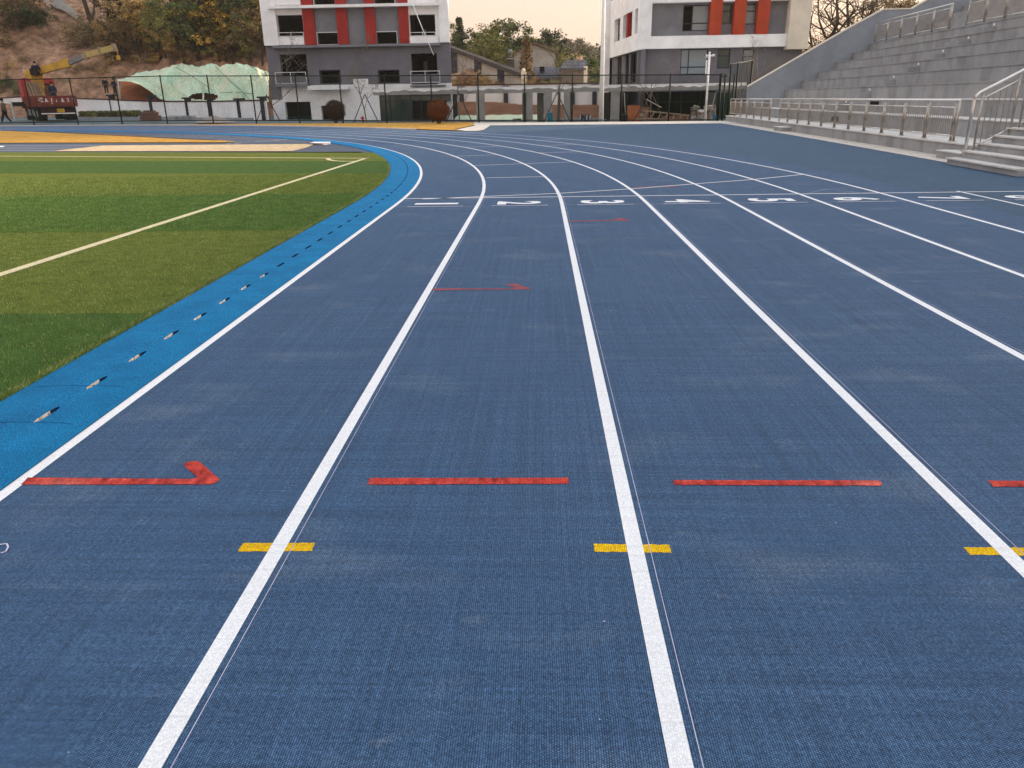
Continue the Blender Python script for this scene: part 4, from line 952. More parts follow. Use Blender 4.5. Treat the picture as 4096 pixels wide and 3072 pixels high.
# gate jog and the taller fence by the stand
GF = empty('fence_gate', (13.3, 38.2, 0), 'narrow dark green steel gate frame at the right end of the mesh fence', 'gate')
yj = 38.3
for px, top, Y in ((2872, 299, 38.3), (2888, 295, 37.7), (2908, 305, 38.0), (2924, 300, 38.2)):
    p = at(px, 480, Y); q = at(px, top, Y); mb = MB(); mb.tube([(p.x, Y, -.1), (p.x, Y, q.z)], .05, 8); mb.build('post', MT['green'], GF, True)
for (a, ya, ta), (b, yb, tb) in ((((2872, 38.3, 300)), ((2888, 37.7, 297))), (((2888, 37.7, 306)), ((2924, 38.2, 301)))):
    p = at(a, ta, ya); q = at(b, tb, yb); mb = MB(); mb.tube([tuple(p), tuple(q)], .04, 6); mb.build('rail', MT['green'], GF, True)
TF = empty('tall_fence', (13.4, 38, 0), 'tall dark green steel fence behind the end of the stand railing', 'fence')
tp = [(2925, 257, 38.0), (2953, 251, 37.6), (3010, 241, 37.0)]; tops = []
for px, top, Y in tp:
    q = at(px, top, Y); tops.append(q); mb = MB(); mb.tube([(q.x, Y, -.1), tuple(q)], .055, 8); mb.build('post', MT['green'], TF, True)
mb = MB(); mb.tube([tuple(q+Vector((0, 0, -.02))) for q in tops], .045, 6); mb.build('rail', MT['steel'], TF, True)
mb = MB(); wires(mb, tops[0][:2], tops[-1][:2], .0, tops[0].z, 0., tops[-1].z, .12, .004); mb.build('chain_link', MT['wire'], TF)['kind'] = 'stuff'
# flagpole and camera pole
p = at(2404, 484, 40.6); mb = MB(); mb.tube([(p.x, 40.6, -.1), (p.x, 40.6, 6), (p.x, 40.6, 14)], [.155, .115, .07], 16)
tag(mb.build('flagpole', MT['polew'], None, True), 'tall tapering white pole standing behind the fence in the gap between the blocks', 'flagpole')
p = at(2824, 425, 39.2); q = at(2838, 215, 39.2); PX = p.x; CP = empty('camera_pole', (PX, 39.2, 0), 'white mast with two security cameras near the stand', 'pole')
mb = MB(); mb.tube([(PX, 39.2, -.1), (PX, 39.2, q.z)], .06, 10); mb.build('mast', MT['polew'], CP, True)
mb = MB(); mb.tube([(PX-.24, 39.2, q.z-.25), (PX+.24, 39.2, q.z-.05)], .025, 6); mb.build('arm', MT['polew'], CP, True)
mb = MB(); mb.ico((PX, 39.2, q.z+.06), .06); mb.build('dome_camera', MT['polew'], CP, True)
for sx in (-1, 1):
    mb = MB(); a = Vector((PX+sx*.14, 39.15, q.z-.12)); b = Vector((PX+sx*.30, 39.0, q.z-.08)); mb.tube([tuple(a), tuple(b)], .062, 10); cm = mb.build('security_camera', MT['polew'], CP, True)
    mb = MB(); mb.tube([tuple(b), tuple(b+(b-a)*.15)], .05, 10); mb.build('lens', MT['black'], cm, True)
mb = MB(); mb.box(PX-.19, PX-.11, 39.15, 39.2, q.z-1.15, q.z-.35); mb.build('light_tube', MT['white'], CP)

# ---------------------------------------------------------------- boundary walls
def pierwall(name, pts, zt, zbm, label, piers, capm, hgt_p=.35, pw=.42):
    """pts plan points; zt/zbm top and bottom heights at each; piers as pixel x on that polyline"""
    W_ = empty(name, (*pts[0], zbm[0]), label, 'wall')
    mb = MB(); mc = MB()
    for i in range(len(pts)-1):
        (x0, y0), (x1, y1) = pts[i], pts[i+1]; n = Vector((-(y1-y0), x1-x0)).normalized()*.12
        vs = [(x0-n.x, y0-n.y, zbm[i]), (x1-n.x, y1-n.y, zbm[i+1]), (x1-n.x, y1-n.y, zt[i+1]), (x0-n.x, y0-n.y, zt[i]), (x0+n.x, y0+n.y, zbm[i]), (x1+n.x, y1+n.y, zbm[i+1]), (x1+n.x, y1+n.y, zt[i+1]), (x0+n.x, y0+n.y, zt[i])]
        mb.add(vs, [(0, 1, 2, 3), (7, 6, 5, 4), (3, 2, 6, 7), (0, 3, 7, 4), (1, 5, 6, 2)])
        mc.beam((x0, y0, zt[i]+.05), (x1, y1, zt[i+1]+.05), .34, .1)
    mb.build('panel', MT['white'], W_); mc.build('coping', capm, W_)
    for (x, y, z0, z1) in piers:
        m2 = MB(); m2.box(x-pw/2, x+pw/2, y-.3, y+.2, z0, z1); pr = m2.build('pier', MT['pier'], W_)
        m2 = MB(); m2.box(x-pw*.9, x+pw*.9, y-.42, y+.3, z1, z1+.14); m2.build('pier_cap', MT['pier'], pr)
    return W_
# left: runs from far left to beside the block
LW = [(-200, 408, 470, 76), (100, 388, 455, 74), (330, 396, 452, 72), (602, 407, 462, 64), (850, 408, 478, 58), (1062, 403, 484, 53)]
pts = []; zt = []; z0s = []
for px, t, b, Y in LW: p = at(px, t, Y); q = at(px, b, Y); pts.append((p.x, Y)); zt.append(p.z); z0s.append(min(q.z, terr(p.x, Y))-.3)
prs = []
for px, t, b in ((443, 384, 446), (602, 387, 462), (748, 396, 470), (838, 400, 476), (956, 400, 484), (1050, 393, 486)):
    Y = np.interp(px, [l[0] for l in LW], [l[3] for l in LW]); p = at(px, t, Y-.2); q = at(px, b, Y-.2); prs.append((p.x, Y-.05, terr(p.x, Y)-.2, p.z))
pierwall('boundary_wall', pts, zt, z0s, 'white boundary wall with dark purple piers behind the service road', prs, MT['coping'])
# centre: behind the corridor
pts = [(at(1795, 400, 67).x, 67), (at(2436, 400, 67).x, 67)]; p = [at(px, 375, 66.8) for px in (1846, 2023, 2290, 2378)]
pierwall('boundary_wall', pts, [2.7, 2.7], [.2, .0], 'white wall with purple piers seen under the concrete corridor roof', [(q.x, 66.9, .3, 2.5) for q in p], MT['coping'])
# soil bank in front of it
mb = MB(); nx, ny = 40, 8
a, b = at(1770, 440, 60).x, at(2460, 440, 60).x
for j in range(ny):
    for i in range(nx):
        x = a+(b-a)*i/(nx-1); y = 60+j; px_ = 1770+(690)*i/(nx-1)
        hgt = np.interp(px_, [1770, 1950, 2100, 2460], [1.25, 1.2, .9, .75]); mb.v.append((x, y, -.3+(hgt+.3)*min(1, j/5.)+rnd.uniform(-.06, .06)))
for j in range(ny-1):
    for i in range(nx-1): k = j*nx+i; mb.f.append((k, k+1, k+nx+1, k+nx)); mb.mi.append(0)
setp(mb.build('soil_bank', MT['soil'], smooth=True))
mb = MB(); r0 = at(1800, 480, 57); r1 = at(2205, 480, 57)
for j in range(4):
    for i in range(30): mb.v.append((r0.x+(r1.x-r0.x)*i/29, 56+j*1.3, -.2+j*.11+rnd.uniform(-.03, .05)))
for j in range(3):
    for i in range(29): k = j*30+i; mb.f.append((k, k+1, k+31, k+30)); mb.mi.append(0)
tag(mb.build('ground_netting', MT['net'], smooth=True), 'pale green dust netting laid on the ground behind the corridor columns', 'netting')
# sloping tiled wall on the hill
SW = empty('sloping_wall', tuple(at(2095, 330, 80)), 'pale wall with a dark tiled coping stepping down the slope between the blocks', 'wall')
tp = [(1790, 190, 262, 88), (1900, 230, 285, 85), (2000, 268, 318, 82), (2096, 302, 350, 79)]
mb = MB(); mc = MB()
for (a, t0, b0, Y0), (b, t1, b1, Y1) in zip(tp, tp[1:]):
    p, q, r, s_ = at(a, t0, Y0), at(b, t1, Y1), at(a, b0+12, Y0), at(b, b1+12, Y1)
    mb.add([(p.x, p.y, p.z), (q.x, q.y, q.z), (s_.x, s_.y, s_.z-1), (r.x, r.y, r.z-1), (p.x, p.y+.3, p.z), (q.x, q.y+.3, q.z), (s_.x, s_.y+.3, s_.z-1), (r.x, r.y+.3, r.z-1)], [(0, 3, 2, 1), (4, 5, 6, 7), (0, 1, 5, 4), (0, 4, 7, 3), (1, 2, 6, 5)])
    mc.beam(p+Vector((0, .15, .05)), q+Vector((0, .15, .05)), 1.1, .42)
mb.build('panel', MT['housew'], SW); mc.build('tiled_coping', mat('dark_roof_tile', (.075, .066, .062), (.045, .04, .038), scale=6), SW)
for px, t, Y in ((1812, 205, 87.2), (1910, 240, 84.5), (2003, 275, 81.8)):
    p = at(px, t, Y-.2); mb = MB(); mb.box(p.x-.4, p.x+.4, Y-.4, Y-.1, p.z-2.6, p.z); mb.build('pier', MT['pier'], SW)
p = at(2092, 288, 79); mb = MB(); mb.box(p.x-.2, p.x+.35, 78.6, 79.2, p.z-2.5, p.z); mb.ico((p.x+.05, 78.9, p.z+.15), .25); mb.build('end_post', MT['creamw'], SW)

# ---------------------------------------------------------------- houses in the gap
HY = 100
H = empty('gabled_house', tuple(at(2150, 300, HY)), 'stained white house with a tall gable end and thin tiled eaves', 'house')
G_ = [(2056, 300), (2056, 215), (2068, 207), (2137, 180), (2222, 211), (2222, 300)]
pp = [at(x, y, HY) for x, y in G_]; n = len(pp); mb = MB()
mb.add([tuple(p) for p in pp]+[(p.x, p.y+9, p.z) for p in pp], [tuple(range(n))[::-1]]+[(i, (i+1) % n, n+(i+1) % n, n+i) for i in range(n)]); mb.build('gable_wall', MT['housew'], H)
mb = MB(); a, b, c = at(2050, 219, HY), at(2137, 177, HY), at(2230, 214, HY)
for p, q in ((a, b), (b, c)):
    mb.add([(p.x, HY-.5, p.z), (q.x, HY-.5, q.z), (q.x, HY+9, q.z), (p.x, HY+9, p.z), (p.x, HY-.5, p.z+.25), (q.x, HY-.5, q.z+.25), (q.x, HY+9, q.z+.25), (p.x, HY+9, p.z+.25)], [(0, 1, 5, 4), (4, 5, 6, 7), (3, 2, 1, 0), (1, 2, 6, 5), (0, 4, 7, 3)])
mb.build('roof', mat('brown_tile', (.16, .10, .07), (.10, .065, .05)), H)
mb = MB(); p, q = at(1998, 236, HY-2), at(2056, 262, HY-2); mb.box(p.x, q.x, HY-2, HY+3, q.z-3, p.z); mb.build('flat_annex', mat('dark_stained_wall', (.12, .11, .10), (.07, .065, .06)), H)
p, q = at(1998, 233, HY-2), at(2056, 237, HY-2); mb = MB(); mb.box(p.x, q.x, HY-2.3, HY+3, q.z, p.z); mb.build('annex_slab', MT['housew'], H)
WT = empty('water_tank', tuple(at(2041, 230, HY-1)), 'small cylindrical steel water tank on the flat annex roof', 'water tank')
p, q = at(2041, 228, HY-1), at(2041, 198, HY-1); mb = MB(); mb.tube([(p.x, HY-1, p.z), (p.x, HY-1, q.z-.15), (p.x, HY-1, q.z)], [.32, .32, .2], 14); mb.build('drum', MT['slab'], WT, True)
mb = MB()
for i in range(3): mb.tube([(p.x+.25*math.cos(i*2.1), HY-1+.25*math.sin(i*2.1), p.z-.5), (p.x+.25*math.cos(i*2.1), HY-1+.25*math.sin(i*2.1), p.z)], .03, 5)
mb.build('stand', MT['steel'], WT)
S1 = empty('low_tiled_house', tuple(at(2180, 330, 92)), 'long low building with a grey tiled roof in front of the gabled house', 'house')
a, b, c, d = at(2118, 308, 90), at(2240, 308, 90), at(2236, 268, 94), at(2135, 268, 94)
mb = MB(); mb.add([tuple(a), tuple(b), tuple(c), tuple(d), tuple(a-Vector((0, 0, .2))), tuple(b-Vector((0, 0, .2)))], [(0, 1, 2, 3), (0, 4, 5, 1)]); mb.build('roof', MT['tile'], S1)
mb = MB(); mb.box(a.x+.3, b.x, 90.3, 93.5, a.z-3, a.z-.1); mb.build('wall', MT['housew'], S1)
mb = MB(); q = at(2168, 284, 91.6); mb.box(q.x-.3, q.x+.3, 91.3, 91.9, q.z-.1, q.z+.5); mb.build('roof_light', MT['dark'], S1)
mb = MB(); q0, q1_ = at(2140, 318, 90), at(2200, 345, 90); mb.box(q0.x, q1_.x, 90.1, 90.29, q1_.z, q0.z); mb.build('doorway', MT['dark'], S1)
S2 = empty('tiled_outbuilding', tuple(at(2310, 335, 90)), 'small outbuilding with a pale grey tiled roof and corner coloured as sunlit', 'house')
a, b, c, d = at(2240, 273, 88), at(2344, 273, 88), at(2347, 240, 92), at(2262, 240, 92)
mb = MB(); mb.add([tuple(a), tuple(b), tuple(c), tuple(d), tuple(a-Vector((0, 0, .2))), tuple(b-Vector((0, 0, .2)))], [(0, 1, 2, 3), (0, 4, 5, 1)]); mb.build('roof', MT['tile'], S2)
mb = MB(); q = at(2338, 340, 88); mb.box(a.x+.2, q.x-.1, 88.4, 93, q.z-1, a.z-.1); mb.build('wall', mat('brown_wall', (.20, .17, .14), (.14, .12, .10)), S2)
mb = MB(); mb.box(q.x-.1, q.x+.35, 88.2, 93, q.z-1, a.z+.2); mb.build('corner_pier', MT['creamw'], S2)  # cream colour stands for sunlight on this corner

# ---------------------------------------------------------------- vegetation
def leaf_quads(g, cen, n, spread, size, flatten=1., droop=0.):
    """n leaf quads around each centre -> vertices (k*n*4, 3)"""
    k = len(cen); c = np.repeat(cen, n, 0); N = len(c)
    d = g.normal(0, 1, (N, 3)); d /= np.linalg.norm(d, axis=1, keepdims=True)+1e-9
    sp = np.repeat(np.broadcast_to(spread, (k,)), n)[:, None]
    r = g.random((N, 1))**.45*sp; p = c+d*r*np.array([1, 1, flatten]); p[:, 2] -= droop*(d[:, 0]**2+d[:, 1]**2)*r[:, 0]
    a = g.normal(0, 1, (N, 3)); a /= np.linalg.norm(a, axis=1, keepdims=True); b = np.cross(a, d+g.normal(0, .6, (N, 3))); b /= np.linalg.norm(b, axis=1, keepdims=True)+1e-9
    s = (g.uniform(.6, 1.4, (N, 1))*size); 
    return np.stack([p-a*s-b*s*.55, p+a*s-b*s*.45, p+a*s*1.1+b*s*.5, p-a*s*.9+b*s*.6], 1).reshape(-1, 3)
def quadmesh(name, v, m_):
    n = len(v)//4; me = bpy.data.meshes.new(name); me.vertices.add(n*4); me.vertices.foreach_set('co', v.reshape(-1).astype(np.float32))
    me.loops.add(n*4); me.loops.foreach_set('vertex_index', np.arange(n*4, dtype=np.int32)); me.polygons.add(n); me.polygons.foreach_set('loop_start', np.arange(0, n*4, 4, dtype=np.int32))
    me.materials.append(m_); me.update(calc_edges=True); me.validate(); return me
def limbs(mb, r, h, kind, rr=.02):
    """trunk with limbs in unit height; returns branch tips"""
    tips = []
    def grow(p, d, L, rad, lev):
        n = 3; pts = [p]; q = p
        for i in range(n):
            d = (d+Vector((r.uniform(-1, 1), r.uniform(-1, 1), r.uniform(-.3, .5)))*.14).normalized(); q = q+d*L/n; pts.append(q)
        mb.tube([tuple(x) for x in pts], [rad*(1-.45*i/n) for i in range(n+1)], 5 if lev else 7, False)
        if lev >= (3 if kind == 'bare' else 2): tips.append(q); return
        for k in range(4 if lev == 0 else 3):
            a = r.uniform(0, 6.28); t = .45+.5*k/3 if lev == 0 else .5+.2*k
            o_ = pts[min(n, max(1, int(round(t*n))))]
            tilt = r.uniform(.5, 1.0); side = Vector((math.cos(a), math.sin(a), 0)); grow(o_, (d*math.cos(tilt)+side*math.sin(tilt)).normalized(), L*r.uniform(.5, .7), rad*.5, lev+1)
        tips.append(q)
    grow(Vector((0, 0, -.02)), Vector((0, 0, 1)), h*.55, rr, 0); return tips
def make_proto(kind, seed, leaf, bark=None, bark_r=.011):
    r = random.Random(seed); g = np.random.default_rng(seed); mb = MB(); bark = bark or MT['bark']
    if kind == 'conifer':
        mb.tube([(0, 0, -.02), (0, 0, .96)], [.016, .003], 6, False); cen = []
        for i in range(46):
            z = .10+.88*i/46; R = .17*(1-z)**.75+.012; 
            for k in range(5): a = r.uniform(0, 6.28); cen.append((R*r.uniform(.3, 1)*math.cos(a), R*r.uniform(.3, 1)*math.sin(a), z))
        v = leaf_quads(g, np.array(cen), 26, .035, .009, .7, .4)
    elif kind == 'bamboo':
        cen = []; sp = []
        for i in range(9):
            a = r.uniform(0, 6.28); bx, by = r.uniform(-.08, .08), r.uniform(-.08, .08); lean = r.uniform(.12, .34); pts = []
            for t in np.linspace(0, 1, 7): pts.append((bx+math.cos(a)*lean*t**2.4, by+math.sin(a)*lean*t**2.4, t*(1-.14*t*t)*r.uniform(.9, 1) if False else t-.17*t**4))
            mb.tube(pts, [.0045]*6+[.002], 4, False)
            for t in np.linspace(.38, 1, 17): x = bx+math.cos(a)*lean*t**2.4; y = by+math.sin(a)*lean*t**2.4; z = t-.17*t**4; [cen.append((x+r.uniform(-.07, .07), y+r.uniform(-.07, .07), z-r.uniform(0, .05))) for _ in range(2)]
        v = leaf_quads(g, np.array(cen), 34, .055, .008, .7, .6)
    elif kind == 'shrub':
        cen = [(r.gauss(0, .3), r.gauss(0, .3), abs(r.gauss(.3, .25))) for _ in range(60)]; v = leaf_quads(g, np.array(cen), 50, .16, .018, .8)
        for i in range(6): mb.tube([(0, 0, -.02), (r.uniform(-.3, .3), r.uniform(-.3, .3), .5)], [.012, .004], 4, False)
    elif kind == 'bare':
        tips = limbs(mb, r, 1., 'bare', .019 if seed % 17 < 3 and False else bark_r); 
        for t in list(tips):
            for _ in range(3): e = t+Vector((r.uniform(-.07, .07), r.uniform(-.07, .07), r.uniform(.0, .10))); mb.tube([tuple(t), tuple(e)], [.0016, .0008], 3, False)
        v = leaf_quads(g, np.array([tuple(t) for t in tips[::2]]), 3, .03, .0035)
    else:
        tips = limbs(mb, r, 1., kind, .02); cen = [(t.x*1.15, t.y*1.15, t.z) for t in tips]
        tall = kind == 'tall'; k = 46
        for _ in range(k):
            a = r.uniform(0, 6.28); z = r.uniform(.28, .97); R = (.30 if not tall else .19)*math.sin(math.pi*min(1, (z-.15)/.88))**.6*r.uniform(.45, 1.05); cen.append((R*math.cos(a), R*math.sin(a), z))
        cen = np.array(cen); g.shuffle(cen); v = leaf_quads(g, cen, 70, g.uniform(.05, .10, len(cen)), .0105, .75)
    return mb.mesh('trunk', bark, True), quadmesh('crown', v, leaf)
PR = {}
def proto(kind, leaf, var, bark=None):
    k = (kind, leaf, var)
    if k not in PR: PR[k] = make_proto(kind, hash((len(kind), len(leaf), var)) % 9999+var*17+len(PR), LM[leaf], bark, .010 if var > 2 else .02)
    return PR[k]
def plant(name, kind, leaf, base, h, label, cat, group=None, var=0, wide=1., bark=None):
    tm, cm = proto(kind, leaf, var, bark); e = empty(name, tuple(base), label, cat, group, rnd.uniform(0, 6.28), (h*wide, h*wide, h))
    for nm, me in (('trunk', tm), ('crown', cm)):
        o = bpy.data.objects.new(nm, me); C.collection.objects.link(o); o.parent = e
    return e
def tree_px(name, kind, leaf, px, pyt, pyb, Y, label, group=None, var=0, wide=1., cat='tree', bark=None):
    if Y > 71:
        hp = pix_on_hill(px, pyb)
        if hp and px < 1100: Y = hp.y
    b = at(px, pyb, Y); t = at(px, pyt, Y); b.z = min(b.z, hz_(b.x, b.y)) if Y > 71 and group != 'x' else b.z
    return plant(name, kind, leaf, b, t.z-b.z, label, cat, group, var, wide, bark)
# planted hillside wood behind the green net
spots = [
 ('bamboo', 'straw', 560, -60, 235, 92), ('bamboo', 'straw', 500, 40, 245, 88), ('bamboo', 'gold', 615, 20, 240, 90), ('bamboo', 'straw', 440, 60, 238, 94), ('broad', 'olive', 670, -10, 250, 90),
 ('broad', 'olive', 640, 60, 252, 86), ('broad', 'olive', 735, 10, 255, 88), ('broad', 'deep', 790, -40, 250, 96), ('broad', 'brown', 830, 40, 250, 90), ('tall', 'deep', 800, 60, 255, 86), ('tall', 'gold', 880, -30, 245, 92),
 ('tall', 'gold', 905, 40, 245, 86), ('broad', 'olive', 860, 100, 262, 82), ('broad', 'gold', 960, 30, 200, 90), ('broad', 'brown', 1010, 20, 255, 88), ('tall', 'olive', 1000, 60, 262, 82), ('broad', 'brown', 1050, 30, 270, 80),
 ('bamboo', 'gold', 530, -90, 120, 112), ('bamboo', 'straw', 600, -130, 140, 108), ('broad', 'olive', 690, -120, 120, 110), ('broad', 'deep', 760, -130, 110, 110), ('broad', 'brown', 850, -140, 120, 110), ('broad', 'deep', 930, -130, 130, 105), ('broad', 'olive', 1010, -120, 130, 105), ('broad', 'brown', 1070, -100, 120, 100),
 ('bamboo', 'brown', 470, -60, 150, 104), ('broad', 'brown', 420, 130, 250, 92), ('bamboo', 'straw', 700, 80, 262, 84), ('broad', 'brown', 930, 110, 265, 80), ('bamboo', 'brown', 750, 100, 262, 84), ('tall', 'deep', 945, 70, 240, 92), ('bamboo', 'straw', 470, 90, 240, 91),
 ('bamboo', 'gold', 1040, -60, 200, 92), ('broad', 'deep', 1000, -60, 200, 96), ('broad', 'deep', 880, -60, 200, 100), ('broad', 'brown', 800, -80, 200, 100), ('bamboo', 'straw', 580, -60, 180, 100),
]
kn = {'bamboo': 'bamboo clump', 'broad': 'bushy tree', 'tall': 'narrow tree'}; ln = {'straw': 'straw yellow', 'gold': 'golden', 'olive': 'olive green', 'deep': 'dark green', 'brown': 'brownish'}
def where(px):
    for lim, t in ((430, 'above the crane tip'), (520, 'right of the crane'), (600, 'above the net left end'), (690, 'above the net left part'), (780, 'above the net middle'), (880, 'above the net right part'), (980, 'above the net right end'), (2000, 'beside the grey block')):
        if px < lim: return t
seen = {}
for i, (kd, lf, px, t, b, Y) in enumerate(spots):
    nm = 'bamboo_clump' if kd == 'bamboo' else 'hillside_tree'; up_ = 'high up' if Y > 99 else ('low down' if Y < 87 else 'halfway up')
    lab = f'{ln[lf]} {kn[kd]} {up_}, {where(px)}'; 
    if lab in seen: seen[lab] += 1; lab += ', right one'
    seen[lab] = 1
    tree_px(nm, kd, lf, px, t, b, Y, lab, 'trees on the left hillside', i % 2, {'bamboo': 1.2, 'broad': 1.15, 'tall': 1.2}[kd], 'bamboo' if kd == 'bamboo' else 'tree')
for i, (xa, ya, xb, yb, Y, lab) in enumerate([(592, 55, 630, 258, 87, 'tallest pale bamboo cane leaning over the left of the net'), (560, 110, 600, 248, 88, 'short pale cane left of the tallest cane'), (540, 150, 552, 245, 88, 'pale upright cane right of the crane tip'), (515, 120, 530, 250, 89, 'thin pale cane beside the crane tip'), (672, 105, 678, 250, 85, 'pale upright cane above the left part of the net'), (790, 140, 800, 235, 86, 'grey cane above the middle of the net'), (960, 150, 958, 232, 86, 'left of two grey canes above the net right end'), (975, 155, 968, 234, 86, 'right of two grey canes above the net right end'), (690, 195, 740, 250, 82, 'broken cane slanting down to the top of the net')]):
    a, b = at(xa, ya, Y), at(xb, yb+6, Y-3); mb = MB(); mb.tube([tuple(a), tuple(a.lerp(b, .5)+Vector((.15, 0, 0))), tuple(b)], [.05, .08, .1], 6); tag(mb.build('bamboo_cane', MT['barkl'], None, True), lab, 'cane', 'pale canes on the left hillside')
# undergrowth on the slope
def hillshrub(px, py, h, leaf, lab):
    p = pix_on_hill(px, py)
    if p: plant('hillside_shrub', 'shrub', leaf, (p.x, p.y, p.z-.1), h, lab, 'shrub', 'shrubs on the left hillside', rnd.randint(0, 1), rnd.uniform(1., 1.5))
sl = [(30, 60, 3.5, 'brown'), (90, 95, 3, 'deep'), (60, 120, 3, 'brown'), (150, 110, 3.2, 'deep'), (110, 50, 3.2, 'brown'), (15, 15, 3.5, 'gold'), (50, 30, 3.2, 'gold'), (330, 160, 3.4, 'brown'), (350, 185, 3, 'brown'), (400, 170, 3, 'deep'), (15, 350, 1.6, 'deep'), (55, 352, 1.5, 'deep'), (20, 372, 1.4, 'brown'), (75, 370, 1.2, 'deep'), (440, 255, 1.5, 'straw'), (500, 240, 1.6, 'brown'), (545, 250, 1.4, 'straw'), (600, 252, 1.2, 'brown'), (640, 245, 1.5, 'gold'), (700, 240, 1.4, 'brown'), (760, 245, 1.5, 'straw'), (820, 240, 1.6, 'brown'), (880, 235, 1.7, 'straw'), (940, 235, 1.6, 'brown'), (1000, 235, 1.7, 'olive'), (10, 190, 2.2, 'straw'), (60, 275, 1.3, 'straw'), (25, 285, 1.2, 'straw'), (100, 240, .8, 'brown'), (300, 290, 1.0, 'brown'), (360, 280, 1.2, 'brown'), (420, 290, 1.2, 'straw')]
spx = lambda px, py: ('at the photo edge' if px < 40 else 'above the truck' if px < 200 else 'below the path' if px < 300 else 'left of the crane tip' if px < 420 else 'right of the crane' if px < 560 else 'over the net left' if px < 720 else 'over the net middle' if px < 850 else 'over the net right')
cnt = {}
for px, py, h, lf in sl:
    k = (spx(px, py), lf); hh = 'high' if py < 80 else 'halfway' if py < 200 else 'low'
    lab = f'{ln[lf]} shrub {hh} on the slope {spx(px, py)}'; cnt[lab] = cnt.get(lab, 0)+1
    if cnt[lab] > 1: lab += ', ' + ['', '', 'second', 'third', 'fourth'][cnt[lab]]+' from left'
    hillshrub(px, py, h, lf, lab)
# big dark tree beside the path
tree_px('dark_trunked_tree', 'bare', 'brown', 400, -420, 185, 96, 'tall tree with a thick dark trunk beside the concrete path', None, 1, 1.0)
# trees in the gap
gap = [('conifer', 'deep', 1846, 62, 330, 98, 'dark pointed conifer beside the edge of the grey white and red block', 1.1), ('tall', 'deep', 1806, 68, 330, 95, 'dark tree half hidden by the grey white and red block', 1.), ('broad', 'deep', 1898, 112, 330, 96, 'low dark green tree right of the pointed conifer', 1.1), ('broad', 'olive', 1945, 95, 330, 98, 'olive tree above the sloping tiled wall', 1.2),
 ('broad', 'deep', 1990, 108, 330, 104, 'dark rounded tree left of the water tank', 1.1), ('broad', 'olive', 1930, 150, 320, 92, 'bright olive tree just above the tiled coping', 1.2), ('broad', 'deep', 2040, 82, 330, 106, 'tallest broad tree behind the water tank', 1.15), ('broad', 'deep', 2075, 92, 330, 108, 'broad dark tree behind the left slope of the gable', 1.1),
 ('broad', 'olive', 1970, 170, 330, 92, 'low olive tree beside the flat annex', 1.2), ('conifer', 'brown', 2106, 142, 345, 84, 'brownish conifer standing in front of the gable wall', 1.25), ('broad', 'olive', 2150, 150, 300, 116, 'pale olive tree behind the gable top', 1.3), ('tall', 'deep', 2205, 116, 330, 112, 'two tiered dark tree rising right of the gable', 1.1), ('broad', 'olive', 2230, 190, 330, 108, 'olive tree against the right slope of the gable', 1.1), ('broad', 'olive', 2180, 190, 300, 112, 'low olive tree behind the gable roof', 1.0),
 ('broad', 'deep', 2390, 175, 360, 98, 'dark tree left of the flagpole', 1.1), ('broad', 'deep', 2365, 235, 360, 96, 'low dark tree beside the tiled outbuilding', 1.0)]
for i, (kd, lf, px, t, b, Y, lab, wd) in enumerate(gap): tree_px('conifer' if kd == 'conifer' else 'distant_tree', kd, lf, px, t, b, Y, lab, 'trees in the gap between the blocks', i % 3, wd)
hz = [(2100, 168), (2250, 155), (2290, 150), (2330, 165), (2270, 175), (2310, 180), (2350, 178), (2380, 195), (2420, 190), (2180, 150), (2000, 150), (2060, 150)]
for i, (px, t) in enumerate(hz):
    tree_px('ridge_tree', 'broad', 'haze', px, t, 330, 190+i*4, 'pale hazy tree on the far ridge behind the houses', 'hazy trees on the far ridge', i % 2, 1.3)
for i, (px, t, b, lf) in enumerate([(1830, 300, 345, 'brown'), (1870, 285, 345, 'russet'), (1905, 275, 345, 'straw'), (1935, 290, 350, 'brown'), (1965, 315, 355, 'brown'), (2000, 325, 360, 'brown'), (2140, 300, 350, 'brown'), (2210, 315, 355, 'olive'), (2260, 318, 355, 'brown'), (2300, 322, 356, 'olive'), (2385, 318, 352, 'deep')]):
    p = at(px, b, 76); q = at(px, t, 76); plant('bank_shrub', 'shrub', lf, p, q.z-p.z, ['brown dry', 'reddish', 'straw coloured', 'dull brown', 'small brown', 'low brown', 'brown', 'olive', 'dry brown', 'thin olive', 'dark green'][i]+' shrub above the corridor roof '+('by the left block', 'left of the pampas tuft', 'with pampas plumes', 'right of the pampas tuft', 'under the tiled coping', 'at the foot of the tiled coping', 'by the brown conifer', 'left of the low tiled roof', 'under the low tiled roof', 'under the outbuilding', 'left of the flagpole')[i], 'shrub', 'shrubs on the bank behind the corridor', i % 2, 1.6)
